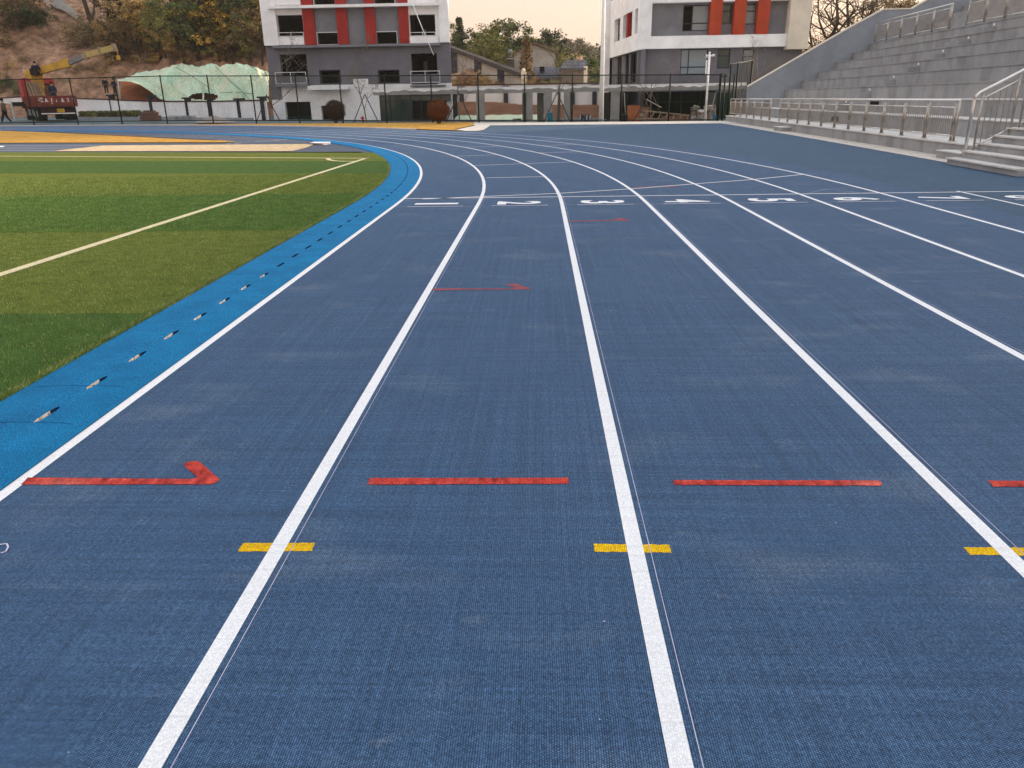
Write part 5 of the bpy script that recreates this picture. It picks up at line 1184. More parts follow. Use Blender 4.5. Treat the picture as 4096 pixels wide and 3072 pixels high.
# bare trees and bushes beyond the stand
for i, (px, t, b, Y, vr, lab) in enumerate([(3268, -170, 215, 62, 0, 'bare tree with the straightest thick trunk right of the cream pylon'), (3372, -120, 200, 66, 1, 'bare spreading tree in the middle of the bright sky'), (3408, -150, 190, 64, 2, 'bare tree with forked trunk close to the sloping wall'), (3320, 20, 215, 60, 1, 'thin bare sapling between the two larger bare trees'), (3455, -160, 180, 68, 0, 'bare tree rising behind the sloping wall on the right'), (3510, -150, 160, 70, 2, 'rightmost bare tree over the side wall')]):
    p = at(px, b, Y); q = at(px, t, Y); plant('bare_tree', 'bare', 'brown', p-Vector((0, 0, 3)), q.z-p.z+3, lab, 'tree', 'bare trees beyond the stand', vr, 1.3)
for i, (px, t, b, Y, wd, lab) in enumerate([(3240, 150, 260, 58, 1., 'dark bush against the cream pylon'), (3290, 140, 230, 58, 1.2, 'dark bush under the thick bare trunk'), (3335, 130, 220, 59, 1.2, 'dark bush halfway up the sloping wall'), (3375, 115, 200, 60, 1.2, 'dark bush at the foot of the forked bare tree'), (3560, -60, 80, 62, 1.2, 'dark leafy tree above the flat part of the side wall'), (3625, -70, 60, 64, 1.2, 'dark leafy tree above the top of the side wall')]):
    p = at(px, b, Y); q = at(px, t, Y); plant('backlit_bush', 'shrub', 'brown', p-Vector((0, 0, .8)), q.z-p.z+.8, lab, 'bush', 'backlit bushes beyond the stand', i % 2, wd)
# staked saplings behind the fence
sap = [(1078, 90, 484, 50.5, 'olive', 'sapling with thin drooping twigs staked at the left corner of the grey block'), (1467, 150, 484, 49, 'brown', 'leafless staked sapling in front of the grey block'), (1838, 165, 484, 46.5, 'brown', 'leafless staked sapling in front of the corridor by the round bush'), (2228, 140, 484, 45.5, 'brown', 'staked sapling in the middle of the concrete corridor'), (2600, 195, 484, 44.5, 'olive', 'bushy sapling with a few green leaves by the orange cupboard'), (2962, 145, 470, 43, 'brown', 'thin sapling left of the tall fence top'), (3040, 150, 470, 43.5, 'brown', 'thin sapling right of the tall fence')]
for i, (px, t, b, Y, lf, lab) in enumerate(sap):
    p = at(px, b, Y); q = at(px, t, Y); e = plant('staked_sapling', 'bare', lf, (p.x, p.y, p.z-.1), q.z-p.z, lab, 'sapling', 'saplings planted behind the fence', 3+i % 3, .9, MT['barkl'])
    if i < 5:
        for sx in (-1, 1):
            mb = MB(); L_ = 1.9; mb.tube([(p.x+sx*.95, p.y-.3, p.z-.1), (p.x, p.y, p.z+L_)], .035, 6); so = mb.build('stake', MT['bark'], None, True)
            so.parent = e; so.matrix_parent_inverse = (Matrix.Translation(e.location) @ e.rotation_euler.to_matrix().to_4x4() @ Matrix.Diagonal((*e.scale, 1))).inverted()
# clipped round bushes on the verge
def round_bush(px, pyb, wpx, leaf, label):
    b = Vector((*gp(px, pyb), 0)); b.z = rise(b.x, b.y)+.03; D = (b-CAM).dot(FW); r = wpx/2/F*D
    e = empty('round_bush', tuple(b), label, 'bush', 'clipped round bushes on the verge'); g = np.random.default_rng(int(px)); n = 15000
    d = g.normal(0, 1, (n, 3)); d /= np.linalg.norm(d, axis=1, keepdims=True); R = r*(.74+.27*g.random((n, 1))**.6+.06*g.normal(0, 1, (n, 1)).clip(0, 2))*(1+.07*np.sin(d[:, :1]*6+px)*np.cos(d[:, 2:]*5)+.05*np.sin(d[:, 1:2]*9+d[:, 2:]*4))
    p = d*R*np.array([1, 1, .92])+np.array([0, 0, r*.98+.12]); a = g.normal(0, 1, (n, 3)); a /= np.linalg.norm(a, axis=1, keepdims=True); c = np.cross(a, d); c /= np.linalg.norm(c, axis=1, keepdims=True); s = .019
    v = np.stack([p-a*s-c*s*.5, p+a*s-c*s*.5, p+a*s+c*s*.5, p-a*s+c*s*.5], 1).reshape(-1, 3)
    o = bpy.data.objects.new('foliage', quadmesh('foliage', v, leaf)); C.collection.objects.link(o); o.parent = e
    mb = MB(); 
    for k in range(7): t = k*.9; mb.tube([(b.x+.04*math.cos(t), b.y+.04*math.sin(t), b.z-.05), (b.x+.5*r*math.cos(t), b.y+.5*r*math.sin(t), b.z+r*.8)], [.022, .01], 5)
    mb.build('stems', MT['bark'], e, True)
    mb = MB(); mb.ico((b.x, b.y, b.z+r*.98+.12), r*.66, 2, (1, 1, .92), .05); mb.build('inner_twigs', LM['russet'] if leaf is LM['russet'] else MT['bark'], e, True)
round_bush(1344, 493, 82, LM['brown'] if False else leafmat('leaf_dark_russet', (.045, .02, .014), (.10, .045, .03), scale=8), 'dark brown clipped round bush in front of the white ground floor')
round_bush(1756, 497, 88, LM['russet'], 'bright russet clipped round bush in front of the glazed shopfront')

# ---------------------------------------------------------------- green dust net over the mound
mb = MB(); nx, ny = 90, 34
top = [(470, 318), (500, 312), (560, 288), (620, 281), (640, 278), (690, 262), (722, 254), (750, 259), (770, 262), (800, 268), (830, 256), (862, 254), (880, 272), (895, 256), (925, 258), (945, 252), (1000, 262), (1030, 272), (1075, 290)]
bot = [(470, 320), (520, 322), (560, 335), (600, 360), (640, 392), (680, 402), (1075, 404)]
for j in range(ny):
    t = j/(ny-1)
    for i in range(nx):
        px = 470+(1075-470)*i/(nx-1); pt_ = np.interp(px, [a for a, b in top], [b for a, b in top]); pb = np.interp(px, [a for a, b in bot], [b for a, b in bot])+4
        py = pb+(pt_-pb)*t; Y = 66+t*8 if px < 850 else np.interp(px, [850, 1075], [66, 60])+t*8
        fold = .40*math.sin((px*.04-t*4.))+.22*math.sin(px*.09+t*7)+.12*math.sin(px*.25+t*12)+.05*math.sin(px*.6+t*20); p = at(px, py+(1.8*math.sin(px*.17)+1.2*math.sin(px*.61))*t, Y+fold*1.7); mb.v.append(tuple(p))
for j in range(ny-1):
    for i in range(nx-1):
        px = 470+(1075-470)*(i+.5)/(nx-1); py_t = j/(ny-1)
        pb = np.interp(px, [a for a, b in bot], [b for a, b in bot])+4; pt_ = np.interp(px, [a for a, b in top], [b for a, b in top]); py = pb+(pt_-pb)*(j+.5)/(ny-1)
        if ((px-815)/58)**2+((py-386)/14)**2 < 1 and not 812 < px < 820: continue
        k = j*nx+i; mb.f.append((k, k+1, k+nx+1, k+nx)); mb.mi.append(0)
tag(mb.build('dust_net', MT['net'], smooth=True), 'pale green dust net draped over the earth mound behind the white wall', 'net')
mb = MB(); nx = 60
for j in range(8):
    t = j/7
    for i in range(nx):
        px = 484+(1090-484)*i/(nx-1); pt_ = np.interp(px, [a for a, b in top], [b for a, b in top])+10; py = 425+(pt_-425)*t; Y = (67.5+t*9 if px < 850 else np.interp(px, [850, 1090], [67.5, 61.5])+t*9)
        mb.v.append(tuple(at(px, py, Y+rnd.uniform(-.1, .1))))
for j in range(7):
    for i in range(nx-1): k = j*nx+i; mb.f.append((k, k+1, k+nx+1, k+nx)); mb.mi.append(0)
setp(mb.build('earth_mound', mat('orange_earth', (.42, .14, .055), (.26, .095, .045), rough=.95, scale=.8, bump=1, bscale=4, fine=.2), smooth=True))

NET = bpy.data.objects['dust_net']
for i, pts_ in enumerate([[(640, 330), (690, 352), (735, 378), (770, 402)], [(700, 268), (760, 300), (820, 340), (850, 362)], [(905, 300), (935, 325), (950, 345), (985, 362)], [(860, 262), (905, 310), (960, 358), (1000, 402)], [(950, 256), (985, 300), (1030, 350), (1060, 400)], [(880, 372), (930, 368), (970, 370), (1010, 376)], [(560, 300), (600, 322), (650, 352), (690, 395)]]):
    mb = MB(); q = []
    for px, py in pts_:
        pb_ = np.interp(px, [a for a, b in bot], [b for a, b in bot])+4; pt_ = np.interp(px, [a for a, b in top], [b for a, b in top]); t = (py-pb_)/(pt_-pb_)
        q.append(tuple(at(px, py, (66+t*8 if px < 850 else np.interp(px, [850, 1075], [66, 60])+t*8)-1.0)))
    mb.tube(q, .035, 5); mb.build('crease', mat('net_fold_green', (.16, .30, .20)) if i % 2 else MT['net'], NET)
# ---------------------------------------------------------------- people
def person(name, base, h, rz, pose, top_m, leg_m, label, sit=False, shoe=None, group=None, long=False):
    e = empty(name, tuple(base), label, 'person', group, rz); S = h/1.72
    def skin(nm, V, E, Rr, m_, sub=1):
        me = bpy.data.meshes.new(nm); me.from_pydata([tuple(c*S for c in v) for v in V], E, []); me.materials.append(m_); o = bpy.data.objects.new(nm, me); C.collection.objects.link(o); 
        md = o.modifiers.new('skin', 'SKIN'); md.use_smooth_shade = True
        for i, r in enumerate(Rr): me.skin_vertices[0].data[i].radius = (r[0]*S, r[1]*S) if isinstance(r, tuple) else (r*S, r*S); 
        me.skin_vertices[0].data[0].use_root = True
        o.modifiers.new('sub', 'SUBSURF').levels = sub; o.modifiers['sub'].render_levels = sub
        bpy.context.view_layer.update(); m2 = bpy.data.meshes.new_from_object(o.evaluated_get(bpy.context.evaluated_depsgraph_get())); o.modifiers.clear(); o.data = m2; m2.polygons.foreach_set('use_smooth', [True]*len(m2.polygons)); o.parent = e; return o
    J = pose; pv = J['pelvis']
    V = [pv, J['chest'], J['neck'], J['head'], J['crown'], J['shL'], J['elL'], J['haL'], J['shR'], J['elR'], J['haR'], J['hipL'], J['knL'], J['anL'], J['toL'], J['hipR'], J['knR'], J['anR'], J['toR']]
    E_ = [(0, 1), (1, 2), (2, 3), (3, 4), (1, 5), (5, 6), (6, 7), (1, 8), (8, 9), (9, 10), (0, 11), (11, 12), (12, 13), (13, 14), (0, 15), (15, 16), (16, 17), (17, 18)]
    Rr = [.12, .13, .055, .095, .07, .06, .042, .032, .06, .042, .032, .085, .055, .038, .03, .085, .055, .038, .03]
    body = skin('body', V, E_, Rr, MT['skin'])
    skin('jacket', [V[0], V[1], tuple(np.array(V[2])-[0, 0, .02]), V[5], V[6], tuple(np.array(V[6])*.15+np.array(V[7])*.85), V[8], V[9], tuple(np.array(V[9])*.15+np.array(V[10])*.85)], [(0, 1), (1, 2), (1, 3), (3, 4), (4, 5), (1, 6), (6, 7), (7, 8)], [(.165, .15), (.18, .15), .085, .085, .065, .05, .085, .065, .05], top_m)
    skin('trousers', [V[0], V[11], V[12], tuple(np.array(V[12])*.05+np.array(V[13])*.95), V[15], V[16], tuple(np.array(V[16])*.05+np.array(V[17])*.95)], [(0, 1), (1, 2), (2, 3), (0, 4), (4, 5), (5, 6)], [.135, .105, .08, .058, .105, .08, .058], leg_m)
    mb = MB(); hd = V[4]; mb.ico(((hd[0])*S, (hd[1]-.0)*S, (hd[2]+.0)*S), .115*S, 2, (.95, 1.05, .85)); o = mb.mesh('hair', MT['hair'], True); ob = bpy.data.objects.new('hair', o); C.collection.objects.link(ob); ob.parent = e
    for a in ('anL', 'anR'):
        b = {'anL': 'toL', 'anR': 'toR'}[a]; p, q = np.array(J[a]), np.array(J[b]); mb = MB(); mb.ico(tuple(((p+q)/2+[0, 0, -.01])*S), .14*S, 2, (.42, 1.0, .42)); ob = bpy.data.objects.new('shoe', mb.mesh('shoe', shoe or MT['blackC'], True)); C.collection.objects.link(ob); ob.parent = e
    return e
def pose(kind='stand', step=0., arm=.0):
    p = dict(pelvis=(0, 0, .93), chest=(0, -.02, 1.28), neck=(0, 0, 1.45), head=(0, .03, 1.58), crown=(0, .01, 1.66), shL=(-.19, 0, 1.38), shR=(.19, 0, 1.38), elL=(-.25, -.05, 1.10), elR=(.25, -.05, 1.10), haL=(-.25, .08, .86), haR=(.25, .08, .86),
             hipL=(-.1, 0, .88), hipR=(.1, 0, .88), knL=(-.11, .03, .48), knR=(.11, .03, .48), anL=(-.12, 0, .08), anR=(.12, 0, .08), toL=(-.13, .15, .03), toR=(.13, .15, .03))
    if kind == 'walk': p.update(knL=(-.1, .16, .5), anL=(-.1, .30, .12), toL=(-.1, .44, .10), knR=(.1, -.06, .48), anR=(.1, -.30, .16), toR=(.1, -.20, .04), elL=(-.25, -.12, 1.12), haL=(-.22, -.10, .9), elR=(.25, .06, 1.12), haR=(.22, .22, .95))
    if kind == 'sit': p.update(pelvis=(0, 0, .45), chest=(0, .05, .82), neck=(0, .10, 1.0), head=(0, .16, 1.12), crown=(0, .14, 1.2), shL=(-.2, .06, .92), shR=(.2, .06, .92), elL=(-.28, .12, .68), elR=(.28, .12, .68), haL=(-.2, .34, .66), haR=(.2, .34, .66), hipL=(-.1, .02, .42), hipR=(.1, .02, .42), knL=(-.13, .42, .46), knR=(.13, .42, .46), anL=(-.13, .46, .08), anR=(.13, .46, .08), toL=(-.13, .6, .03), toR=(.13, .6, .03))
    return p
pb = Vector((*gp(30, 500), 0)); pb.z = rise(pb.x, pb.y)+.02; D = (pb-CAM).dot(FW)
person('person', pb, 97/F*D, R_(105), pose('walk'), MT['tan'], MT['navy'], 'person in an olive brown jacket walking left along the far edge of the track', shoe=MT['whiteC'])
Yw = np.interp(430, [330, 602], [70, 64]); p = at(429, 379, 68.5); person('person', p, 1.62, R_(200), pose(), MT['blackC'], MT['blackC'], 'person in black standing on the left pier of the white wall', shoe=MT['whiteC'], group='people on the white wall')
p = at(463, 382, 69); person('person', p, 1.6, R_(160), pose('walk'), MT['navy'], MT['blackC'], 'person in dark navy beside the pale post on the wall', group='people on the white wall')
a, b = at(481, 395, 68), at(472, 325, 68); mb = MB(); mb.tube([(a.x, 68, a.z-.4), (b.x, 68, b.z)], .06, 6); tag(mb.build('leaning_post', MT['whiteC'], None, True), 'pale post leaning beside the two people on the wall', 'post')

# ---------------------------------------------------------------- crane truck
TR0 = at(166, 484, 46); TH = R_(40)
gz = TR0.z; TK = empty('crane_truck', (TR0.x, TR0.y, gz), 'faded red flatbed truck with a yellow loader crane behind the fence', 'truck', rz=TH)
def tl(x, y, z): c, s_ = math.cos(TH), math.sin(TH); return (TR0.x+x*c-y*s_, TR0.y+x*s_+y*c, gz+z)
BW, BL = 2.55, 6.2; z0_, z1_ = 1.05, 1.72
mb = MB(); mb.box(0, BW, 0, BL, z0_-.08, z0_, tl); mb.build('bed_floor', MT['truckred'], TK)
def board(name, x0, x1, y0, y1, ribs, axis):
    mb = MB(); mb.box(x0, x1, y0, y1, z0_, z1_, tl)
    for r in ribs:
        if axis == 'x': mb.box(r-.05, r+.05, y0-.05, y0, z0_-.1, z1_, tl)
        else: mb.box(x0-.05, x0, r-.05, r+.05, z0_-.1, z1_, tl)
    if axis == 'x':
        for z in (z1_-.05, z0_+.06, z0_+.2): mb.box(x0, x1, y0-.035, y0-.001, z-.025, z+.025, tl)
    return mb.build(name, MT['truckred'], TK)
tg = board('tailgate', 0, BW, -.05, 0, (.03, .42, 1.3, 2.1, BW-.03), 'x'); board('side_board', -.05, 0, 0, BL, np.arange(.3, BL, .45), 'y'); board('side_board', BW, BW+.05, 0, BL, (), 'y')
for k, ch in enumerate('赣AJ6632'):
    cu = bpy.data.curves.new('t', 'FONT'); cu.body = ch; cu.size = .40; cu.offset = .008; cu.align_x = 'CENTER'; to = bpy.data.objects.new('t', cu); C.collection.objects.link(to); bpy.context.view_layer.update()
    me = bpy.data.meshes.new_from_object(to.evaluated_get(bpy.context.evaluated_depsgraph_get())); bpy.data.objects.remove(to)
    for v in me.vertices: v.co = tl(.22+k*.355+v.co.x*.9, -.056, z0_+.2+v.co.y*1.05)
    me.materials.append(MT['white']); o = bpy.data.objects.new('registration_letter', me); C.collection.objects.link(o); o.parent = TK; o.matrix_parent_inverse = TK.matrix_basis.inverted(); o.parent = tg; o.matrix_parent_inverse = Matrix.Identity(4)
mb = MB(); mb.box(.2, BW-.2, .1, BL+2.4, .75, .95, tl); mb.build('chassis', MT['black'], TK)
mb = MB(); mb.box(.15, BW-.25, .1, .16, .42, .98, tl); mb.build('rear_panel', mat('dark_maroon', (.05, .02, .02)), TK)
mb = MB(); mb.box(.1, BW-.1, .02, .08, .46, .53, tl); mb.build('rear_bumper', MT['white'], TK)
mb = MB(); mb.box(1.15, 1.65, .03, .06, .56, .82, tl); mb.build('number_plate', MT['plate'], TK)
for x, y in ((.0, 1.1), (.0, 2.4), (.05, 6.9), (BW-.62, 1.1), (BW-.62, 2.4), (BW-.5, 6.9)):
    mb = MB(); mb.tube([tl(x, y, .47), tl(x+.55, y, .47)], .47, 20); wl = mb.build('wheel', MT['tyre'], TK, False)
    mb = MB(); mb.tube([tl(x-.02, y, .47), tl(x+.04, y, .47)], .24, 14); mb.build('rim', MT['craneg'], wl)
mb = MB(); mb.box(.1, BW-.1, 6.9-.7, 8.5, .75, 1.5, tl); mb.box(.12, BW-.12, 6.95-.2, 8.5, 1.5, 3.0, tl); mb.box(.25, BW-.25, 6.9, 8.2, 3.0, 3.12, tl); cb = mb.build('cab', MT['cabred'], TK)
mb = MB(); mb.box(.5, BW-.5, 6.73, 6.75, 2.0, 2.7, tl); mb.build('rear_window', MT['dark'], cb)
mb = MB(); mb.box(-.25, .12, 5.6, 6.4, .9, 1.2, tl); mb.box(-.9, .1, 5.9, 6.1, 1.05, 1.35, tl); mb.build('outrigger_beam', MT['black'], TK)
mb = MB(); mb.tube([tl(-.95, 6., 0), tl(-.95, 6., 1.4)], .07, 8); mb.build('outrigger_leg', MT['wframe'], TK)
mb = MB(); mb.box(.02, .18, 2.9, 5.5, .35, .8, tl); mb.box(-.02, .02, 2.9, 5.5, .4, .5, tl); mb.box(-.02, .02, 2.9, 5.5, .65, .75, tl); mb.build('side_guard', MT['craneg'], TK)
# crane: column, seat, boom
cb_ = tl(1.0, 4.6, 1.0); Yc = cb_[1]
mb = MB(); mb.box(.75, 1.25, 4.35, 4.85, 1.05, 2.6, tl); mb.box(.55, 1.3, 4.2, 4.9, 2.3, 3.5, tl); mb.build('crane_column', MT['craney'], TK)
p0, p1, p2, p3 = at(150, 286, Yc), at(277, 251, Yc-.3), at(342, 222, Yc-.5), at(459, 190, Yc-.8)
mb = MB(); mb.beam(p0, p1, .42, .50); mb.beam(p1+(p0-p1)*.18, p1+(p1-p0)*.02, .5, .58); bm = mb.build('boom', MT['craney'], TK)
mb = MB(); mb.beam(p1, p2, .3, .36); mb.build('boom_section', MT['craneg'], bm)
mb = MB(); mb.beam(p2+(p1-p2)*.08, p3, .32, .40); mb.build('boom_jib', mat('weathered_yellow', (.50, .36, .12), (.34, .27, .14)), bm)
for t in (0., .5, .97): q = p2.lerp(p3, t); d = (p3-p2).normalized(); mb = MB(); mb.beam(q, q+d*.12, .44, .56); mb.build('boom_clamp', MT['wood'], bm)
mb = MB(); q = p3+Vector((.1, 0, -.1)); mb.tube([tuple(q), (q.x+.05, q.y, q.z-.5)], .03, 5); mb.box(q.x-.08, q.x+.16, q.y-.08, q.y+.08, q.z-.75, q.z-.45); mb.build('hook', MT['craney'], bm)
q = at(120, 298, Yc); mb = MB(); mb.tube([(q.x, Yc-.25, q.z), (q.x, Yc+.25, q.z)], .3, 14); mb.beam(q, p0, .2, .3); mb.build('luffing_cylinder', MT['craney'], TK)
mb = MB(); a = at(92, 280, Yc); b = at(116, 298, Yc); mb.tube([tuple(a), tuple(b)], .025, 5); mb.build('control_lever', MT['wframe'], TK)
s0 = at(150, 316, Yc-.55)
person('person', (s0.x, s0.y, s0.z-.02), 1.72, R_(20), pose('sit'), MT['navy'], MT['blackC'], 'operator in a padded dark jacket sitting on the crane of the red truck', shoe=MT['whiteC'], group='people on the truck')
mb = MB(); mb.box(-.3, .3, -.25, .3, .28, .34); mb.box(-.3, .3, -.3, -.24, .34, .75); so = mb.build('crane_seat', MT['black']); so.parent = TK; so.matrix_parent_inverse = TK.matrix_basis.inverted(); so.location = (s0.x, s0.y, s0.z-.02)
s1 = tl(2.1, 4.3, z0_); q = at(216, 390, s1[1]); person('person', (q.x, s1[1], gz+z0_), 1.72, R_(190), pose(), MT['blueC'], MT['blueC'], 'worker in a long blue jacket standing in the bed of the red truck', group='people on the truck')
mb = MB(); r = random.Random(4)
for i, (x, y, l) in enumerate([(.25, 3.2, 1.75), (.5, 3.4, 1.7), (.7, 3.5, 1.75), (.9, 3.6, 1.6), (1.1, 3.6, 1.7)]):
    pl = MB(); lean = -.28; pl.beam(tl(x, y, z0_), tl(x+lean, y+.3, z0_+l), .2, .05); tag(pl.build('plank', MT['wood']), ['leftmost', 'second', 'third', 'fourth', 'fifth'][i]+' pale plank leaning upright in the truck bed', 'plank', 'planks standing in the truck bed')
for i, x in enumerate((1.45, 1.62, 1.8, 1.98)):
    pl = MB(); pl.beam(tl(x, 4.9, z0_), tl(x-.05, 5.1, z0_+1.5), .15, .05); tag(pl.build('plank', MT['woodr']), ['leftmost', 'second', 'third', 'rightmost'][i]+' reddish plank standing by the worker in the truck bed', 'plank', 'planks standing in the truck bed')

# ---------------------------------------------------------------- things in the yard
def standz(x, y): return terr(x, y)
a, b = at(322, 455, 62), at(562, 458, 60); mb = MB(); g = np.random.default_rng(2); n = 9000
t = g.random(n); pz = g.random(n)*.42; pos = np.stack([a.x+(b.x-a.x)*t, a.y+(b.y-a.y)*t+g.normal(0, .22, n), a.z-.25+pz+.06*np.sin(t*60)], 1)
o = bpy.data.objects.new('clipped_hedge', quadmesh('clipped_hedge', leaf_quads(g, pos, 1, .05, .045), LM['olive'])); C.collection.objects.link(o); tag(o, 'low clipped green hedge along the foot of the white wall', 'hedge')
a, b = at(300, 470, 57), at(1010, 474, 52); mb = MB(); mb.beam((a.x, a.y, a.z-.05), (b.x, b.y, b.z-.05), .25, .2); setp(mb.build('yard_kerb', MT['slab']))
# brick stack
p = at(605, 483, 45.5); z0 = p.z; BK = empty('brick_stack', (p.x, p.y, z0), 'loose pyramid stack of reddish bricks behind the fence', 'brick stack')
for k, (w_, dd) in enumerate([(1.22, .9), (1.18, .85), (1.1, .8), (1.0, .7), (.95, .7), (.7, .5)]):
    mb = MB(); x = -w_/2+rnd.uniform(-.03, .03)
    while x < w_/2-.1: mb.box(p.x+x+.003, p.x+x+.225, p.y-dd/2+rnd.uniform(-.03, .03), p.y+dd/2, z0+k*.12, z0+k*.12+.112); x += .24
    mb.build('brick_course', MT['mbrick'], BK)
for i, px in enumerate((693, 722, 749, 766)):
    p = at(px, 481, 45+i*.2); e = empty('slab_pallet', tuple(p), ['leftmost', 'second', 'third', 'rightmost'][i]+' low stack of grey concrete slabs by the sand heap', 'slab stack', 'stacks of grey slabs')
    for k in range(4): mb = MB(); mb.box(p.x-.24+.02*(k % 2), p.x+.24+.02*(k % 2), p.y-.3, p.y+.3, p.z+k*.085, p.z+k*.085+.055); mb.build('slab', MT['slab'], e)
p0 = at(855, 484, 45); mb = MB()
n = 22
for j in range(7):
    for i in range(n): a = 6.283*i/n; rr = (1-j/6)*(1.25+.15*math.sin(a*3)); mb.v.append((p0.x+rr*math.cos(a)*1.1, p0.y+rr*math.sin(a), p0.z+.42*(1-(1-j/6)**1.3)*1.+rnd.uniform(-.02, .02)-.08))
for j in range(6):
    for i in range(n): mb.f.append((j*n+i, j*n+(i+1) % n, (j+1)*n+(i+1) % n, (j+1)*n+i)); mb.mi.append(0)
tag(mb.build('sand_heap', MT['heap'], smooth=True), 'low grey heap of sand behind the fence left of the grey block', 'sand heap')
p = at(1451, 484, 47); e = empty('fire_hydrant', tuple(p), 'small red fire hydrant at the foot of the white wall', 'hydrant')
mb = MB(); mb.tube([(p.x, p.y, p.z-.1), (p.x, p.y, p.z+.28), (p.x, p.y, p.z+.36)], [.07, .08, .03], 10); mb.build('barrel', MT['hydrant'], e, True); mb = MB(); mb.tube([(p.x-.14, p.y, p.z+.2), (p.x+.14, p.y, p.z+.2)], .045, 8); mb.build('outlets', MT['hydrant'], e, True)
p = at(371, 497, 44.5); e = empty('standpipe', tuple(p), 'small grey standpipe with a tap in the grass in front of the fence', 'standpipe')
mb = MB(); mb.tube([(p.x, p.y, p.z-.2), (p.x, p.y, p.z+.38)], .035, 8); mb.build('pipe', MT['craneg'], e, True); mb = MB(); mb.tube([(p.x-.2, p.y, p.z+.33), (p.x+.16, p.y, p.z+.40)], .03, 6); mb.build('tap', MT['craneg'], e, True)
p, q = at(2190, 484, 44.5), at(2211, 451, 44.5); e = empty('blue_bin', tuple(p), 'blue plastic bin standing by the middle corridor column', 'bin')
mb = MB(); mb.box(p.x, q.x, 44.4, 44.8, -.2, q.z-.04); mb.build('bin_body', MT['tealp'], e); mb = MB(); mb.box(p.x-.02, q.x+.02, 44.38, 44.82, q.z-.04, q.z+.01); mb.build('lid', MT['blueplastic'], e)
# orange cupboard
YO = 42.6; a, b = at(2510, 484, YO), at(2560, 421, YO); e = empty('site_cupboard', (a.x, YO, -.2), 'orange brown wooden site cupboard leaning behind the fence', 'cupboard')
mb = MB(); mb.box(a.x, b.x, YO, YO+.5, -.25, b.z); mb.build('cabinet', MT['orangebox'], e)
c = at(2595, 428, YO+.3); mb = MB(); mb.box(b.x+.005, c.x, YO+.25, YO+.5, -.25, c.z); mb.build('side_cabinet', MT['woodr'], e)
mb = MB(); mb.box(a.x+.35, a.x+.36, YO-.01, YO, -.2, b.z-.05); mb.box(a.x-.01, b.x+.02, YO-.02, YO+.52, b.z, b.z+.03); mb.build('trim', MT['bark'], e)
for px in (2560, 2567): p = at(px, 461, YO+.2); mb = MB(); mb.box(p.x, p.x+.10, YO+.2, YO+.24, p.z-.06, p.z+.1); mb.build('socket_plate', MT['housew'], e)
mb = MB(); a, b = at(2533, 484, YO-.2), at(2565, 428, YO); mb.tube([(a.x, YO-.25, a.z), (b.x, YO-.05, b.z)], .03, 5); tag(mb.build('prop_pole', MT['bark']), 'dark pole leaning against the orange cupboard', 'pole')
# wooden ladders
def ladder(pa, pb, pc, pd, Y, n, label, m_):
    a, b, c, d = at(*pa, Y), at(*pb, Y), at(*pc, Y), at(*pd, Y); e = empty('wooden_ladder', tuple(c), label, 'ladder')
    for p, q in ((a, b), (c, d)): mb = MB(); mb.beam(p, q, .06, .09); mb.build('rail', m_, e)
    for k in range(n): t = (k+.7)/n; mb = MB(); mb.beam(a.lerp(b, t), c.lerp(d, t)+Vector((.02, 0, -.05)), .10, .07); mb.build('rung', m_, e)
ladder((2572, 442), (2760, 462), (2550, 473), (2755, 481), 41.6, 7, 'long wooden ladder lying on its side behind the fence', MT['wood'])
ladder((2645, 466), (2755, 465), (2645, 476), (2755, 478), 42.2, 18, 'short slatted wooden crate side lying behind the long ladder', MT['woodr'])
for i, (a, b) in enumerate([((2570, 479), (2650, 482)), ((2600, 483), (2740, 484)), ((2540, 476), (2590, 484))]):
    p, q = at(*a, 41.2), at(*b, 41.0); mb = MB(); mb.beam(p, q, .12, .05); tag(mb.build('loose_board', MT['wood']), ['left loose board', 'long loose board', 'tilted loose board'][i]+' on the ground by the ladder', 'board', 'boards by the ladder')
# sacks
def sackshape(p, w_, h_, d_, m_, name, label, cat, tilt=0, group=None):
    mb = MB(); mb.ico((0, 0, 0), 1, 3, (1, 1, 1), .03); mb.v = [(max(-1, min(1, x*1.35))*w_/2, max(-1, min(1, y*1.3))*d_/2, max(-1, min(1, z*1.35))*h_/2*(1-.12*abs(x))) for x, y, z in mb.v]
    o = mb.build(name, m_, None, True); o.location = p; o.rotation_euler = (0, tilt, rnd.uniform(-.2, .2)); return tag(o, label, cat, group)
for k in range(5):
    p = at(2808, 478-k*8, 40.9); sackshape(p, .60, .17, .4, MT['sack'], 'cement_sack', ['lowest', 'second lowest', 'middle', 'second highest', 'topmost'][k]+' grey sack in the pile below the camera pole', 'sack', rnd.uniform(-.1, .1), 'grey sacks in a pile')
for i, (px, py, w_, h_, t_) in enumerate([(2776, 478, .38, .5, 'upright dirty sack at the lower left of the sack pile'), (2778, 457, .34, .4, 'bundled rag on the left of the sack pile'), (2842, 470, .38, .6, 'bulging dirty sack at the right of the sack pile'), (2782, 432, .36, .36, 'dark pointed cloth heaped on top left of the sack pile'), (2832, 432, .55, .36, 'crumpled tarpaulin on top of the sack pile'), (2848, 448, .4, .4, 'crumpled cloth beside the broom handles'), (2806, 443, .5, .2, 'flat folded sheet on the sack pile')]):
    p = at(px, py, 41.1+.1*(i % 3)); sackshape(p, w_, h_, .4, MT['cloth'] if i % 2 else MT['sack'], 'cloth_bundle', t_, 'bundle', rnd.uniform(-.5, .5), 'bundles round the sack pile')
p = at(2806, 446, 40.7); sackshape(p, .30, .12, .2, MT['whiteC'], 'white_bag', 'small white bag lying on top of the grey sacks', 'bag'); p = at(2797, 451, 40.7); sackshape(p, .16, .12, .2, MT['orangebox'], 'red_bag', 'small reddish bag beside the white bag', 'bag')
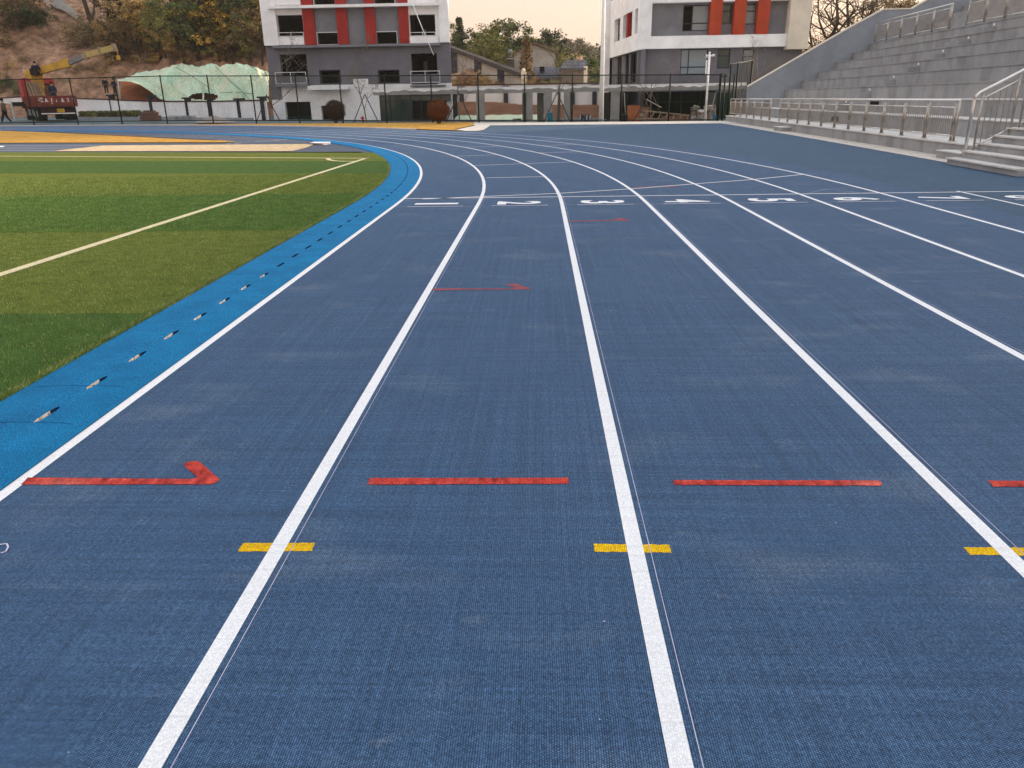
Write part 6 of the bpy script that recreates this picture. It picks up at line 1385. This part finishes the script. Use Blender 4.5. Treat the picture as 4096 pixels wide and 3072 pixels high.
for k in range(4): p, q = at(2762, 431+k*9, 41.2), at(2800, 429+k*9, 41.2); mb = MB(); mb.beam(p, q, .1, .06); tag(mb.build('stacked_batten', MT['wood']), ['topmost', 'second', 'third', 'lowest'][k]+' wooden batten sticking out left of the sack pile', 'batten', 'battens in the sack pile')
for i, (a, b) in enumerate([((2842, 455), (2862, 373)), ((2838, 455), (2857, 418)), ((2861, 480), (2862, 423))]): p, q = at(*a, 40.6), at(*b, 40.8); mb = MB(); mb.tube([tuple(p), tuple(q)], .03, 6); tag(mb.build('broom_handle', MT['sack']), ['tall pale handle standing behind the blue bucket', 'short pale handle leaning in the sacks', 'upright thin handle beside the dark gate'][i], 'handle', 'handles leaning by the sacks')
p, q = at(2852, 483, 40.3), at(2872, 461, 40.3); r = (q.x-p.x)/2; e = empty('blue_bucket', (p.x+r, 40.3, p.z), 'square blue plastic tub at the right end of the sack pile', 'tub')
mb = MB(); mb.prism([(p.x+.02, 40.15), (q.x-.02, 40.15), (q.x, 40.55), (p.x, 40.55)], p.z-.08, q.z); mb.build('tub_body', MT['blueplastic'], e); mb = MB(); mb.box(p.x-.02, q.x+.02, 40.12, 40.57, q.z, q.z+.03); mb.build('rim', MT['blueplastic'], e)
# black sack, white hose, scrap bundle under the corridor
p = at(2497, 472, 42.4); sackshape(p, .42, .55, .4, MT['black'], 'black_sack', 'black rubbish sack left of the orange cupboard', 'sack')
pts = [at(2497, 370, 43), at(2499, 420, 43), at(2503, 455, 42.9), at(2510, 484, 42.8)]; mb = MB(); mb.tube([tuple(p) for p in pts], .025, 6); tag(mb.build('white_hose', MT['housew'], None, True), 'pale hose hanging from the corridor roof by the orange cupboard', 'hose')
e = empty('scrap_bundle', tuple(at(2340, 484, 45)), 'bundle of dark metal scraps left of the flagpole foot', 'scrap')
for k in range(11):
    p = at(2322+k*4, 484, 45); q = at(2324+k*4+rnd.uniform(-5, 5), 459+rnd.uniform(-2, 5), 45); mb = MB(); mb.beam(Vector((p.x, 45, p.z)), Vector((q.x, 45+rnd.uniform(0, .4), q.z)), .08, .05); mb.build('scrap_strip', MT['frame'] if k % 3 else MT['slab'], e)
a, b = at(2585, 397, 43.5), at(2645, 430, 43.5); mb = MB(); mb.tube([tuple(a), tuple(b)], .03, 6); tag(mb.build('hanging_pole', MT['housew'], None, True), 'white pole hanging at a slant behind the green sapling', 'pole')
a, b = at(2050, 478, 46.2), at(2085, 478, 46.2); e = empty('trestle', (a.x, 46.2, a.z), 'low dark trestle on the green netting left of the columns', 'trestle')
mb = MB(); mb.box(a.x, b.x, 46.1, 46.3, a.z, a.z+.06); mb.build('top', MT['frame'], e)
for x in (a.x+.08, b.x-.08): mb = MB(); mb.box(x-.03, x+.03, 46.12, 46.28, a.z-.3, a.z); mb.build('leg', MT['frame'], e)

# ---------------------------------------------------------------- haze
mb = MB(); mb.box(-395, 395, -58, 380, -1.4, 60)
hm = bpy.data.materials.new('haze'); hm.use_nodes = True; hn = hm.node_tree; hn.nodes.clear()
pv_ = hn.nodes.new('ShaderNodeVolumePrincipled'); pv_.inputs['Density'].default_value = .00022; pv_.inputs['Color'].default_value = (.95, .92, .88, 1); pv_.inputs['Anisotropy'].default_value = .3
hn.links.new(pv_.outputs[0], hn.nodes.new('ShaderNodeOutputMaterial').inputs['Volume'])
tag(mb.build('haze', hm), 'thin evening haze filling the air over the whole sports ground', None, kind='stuff')
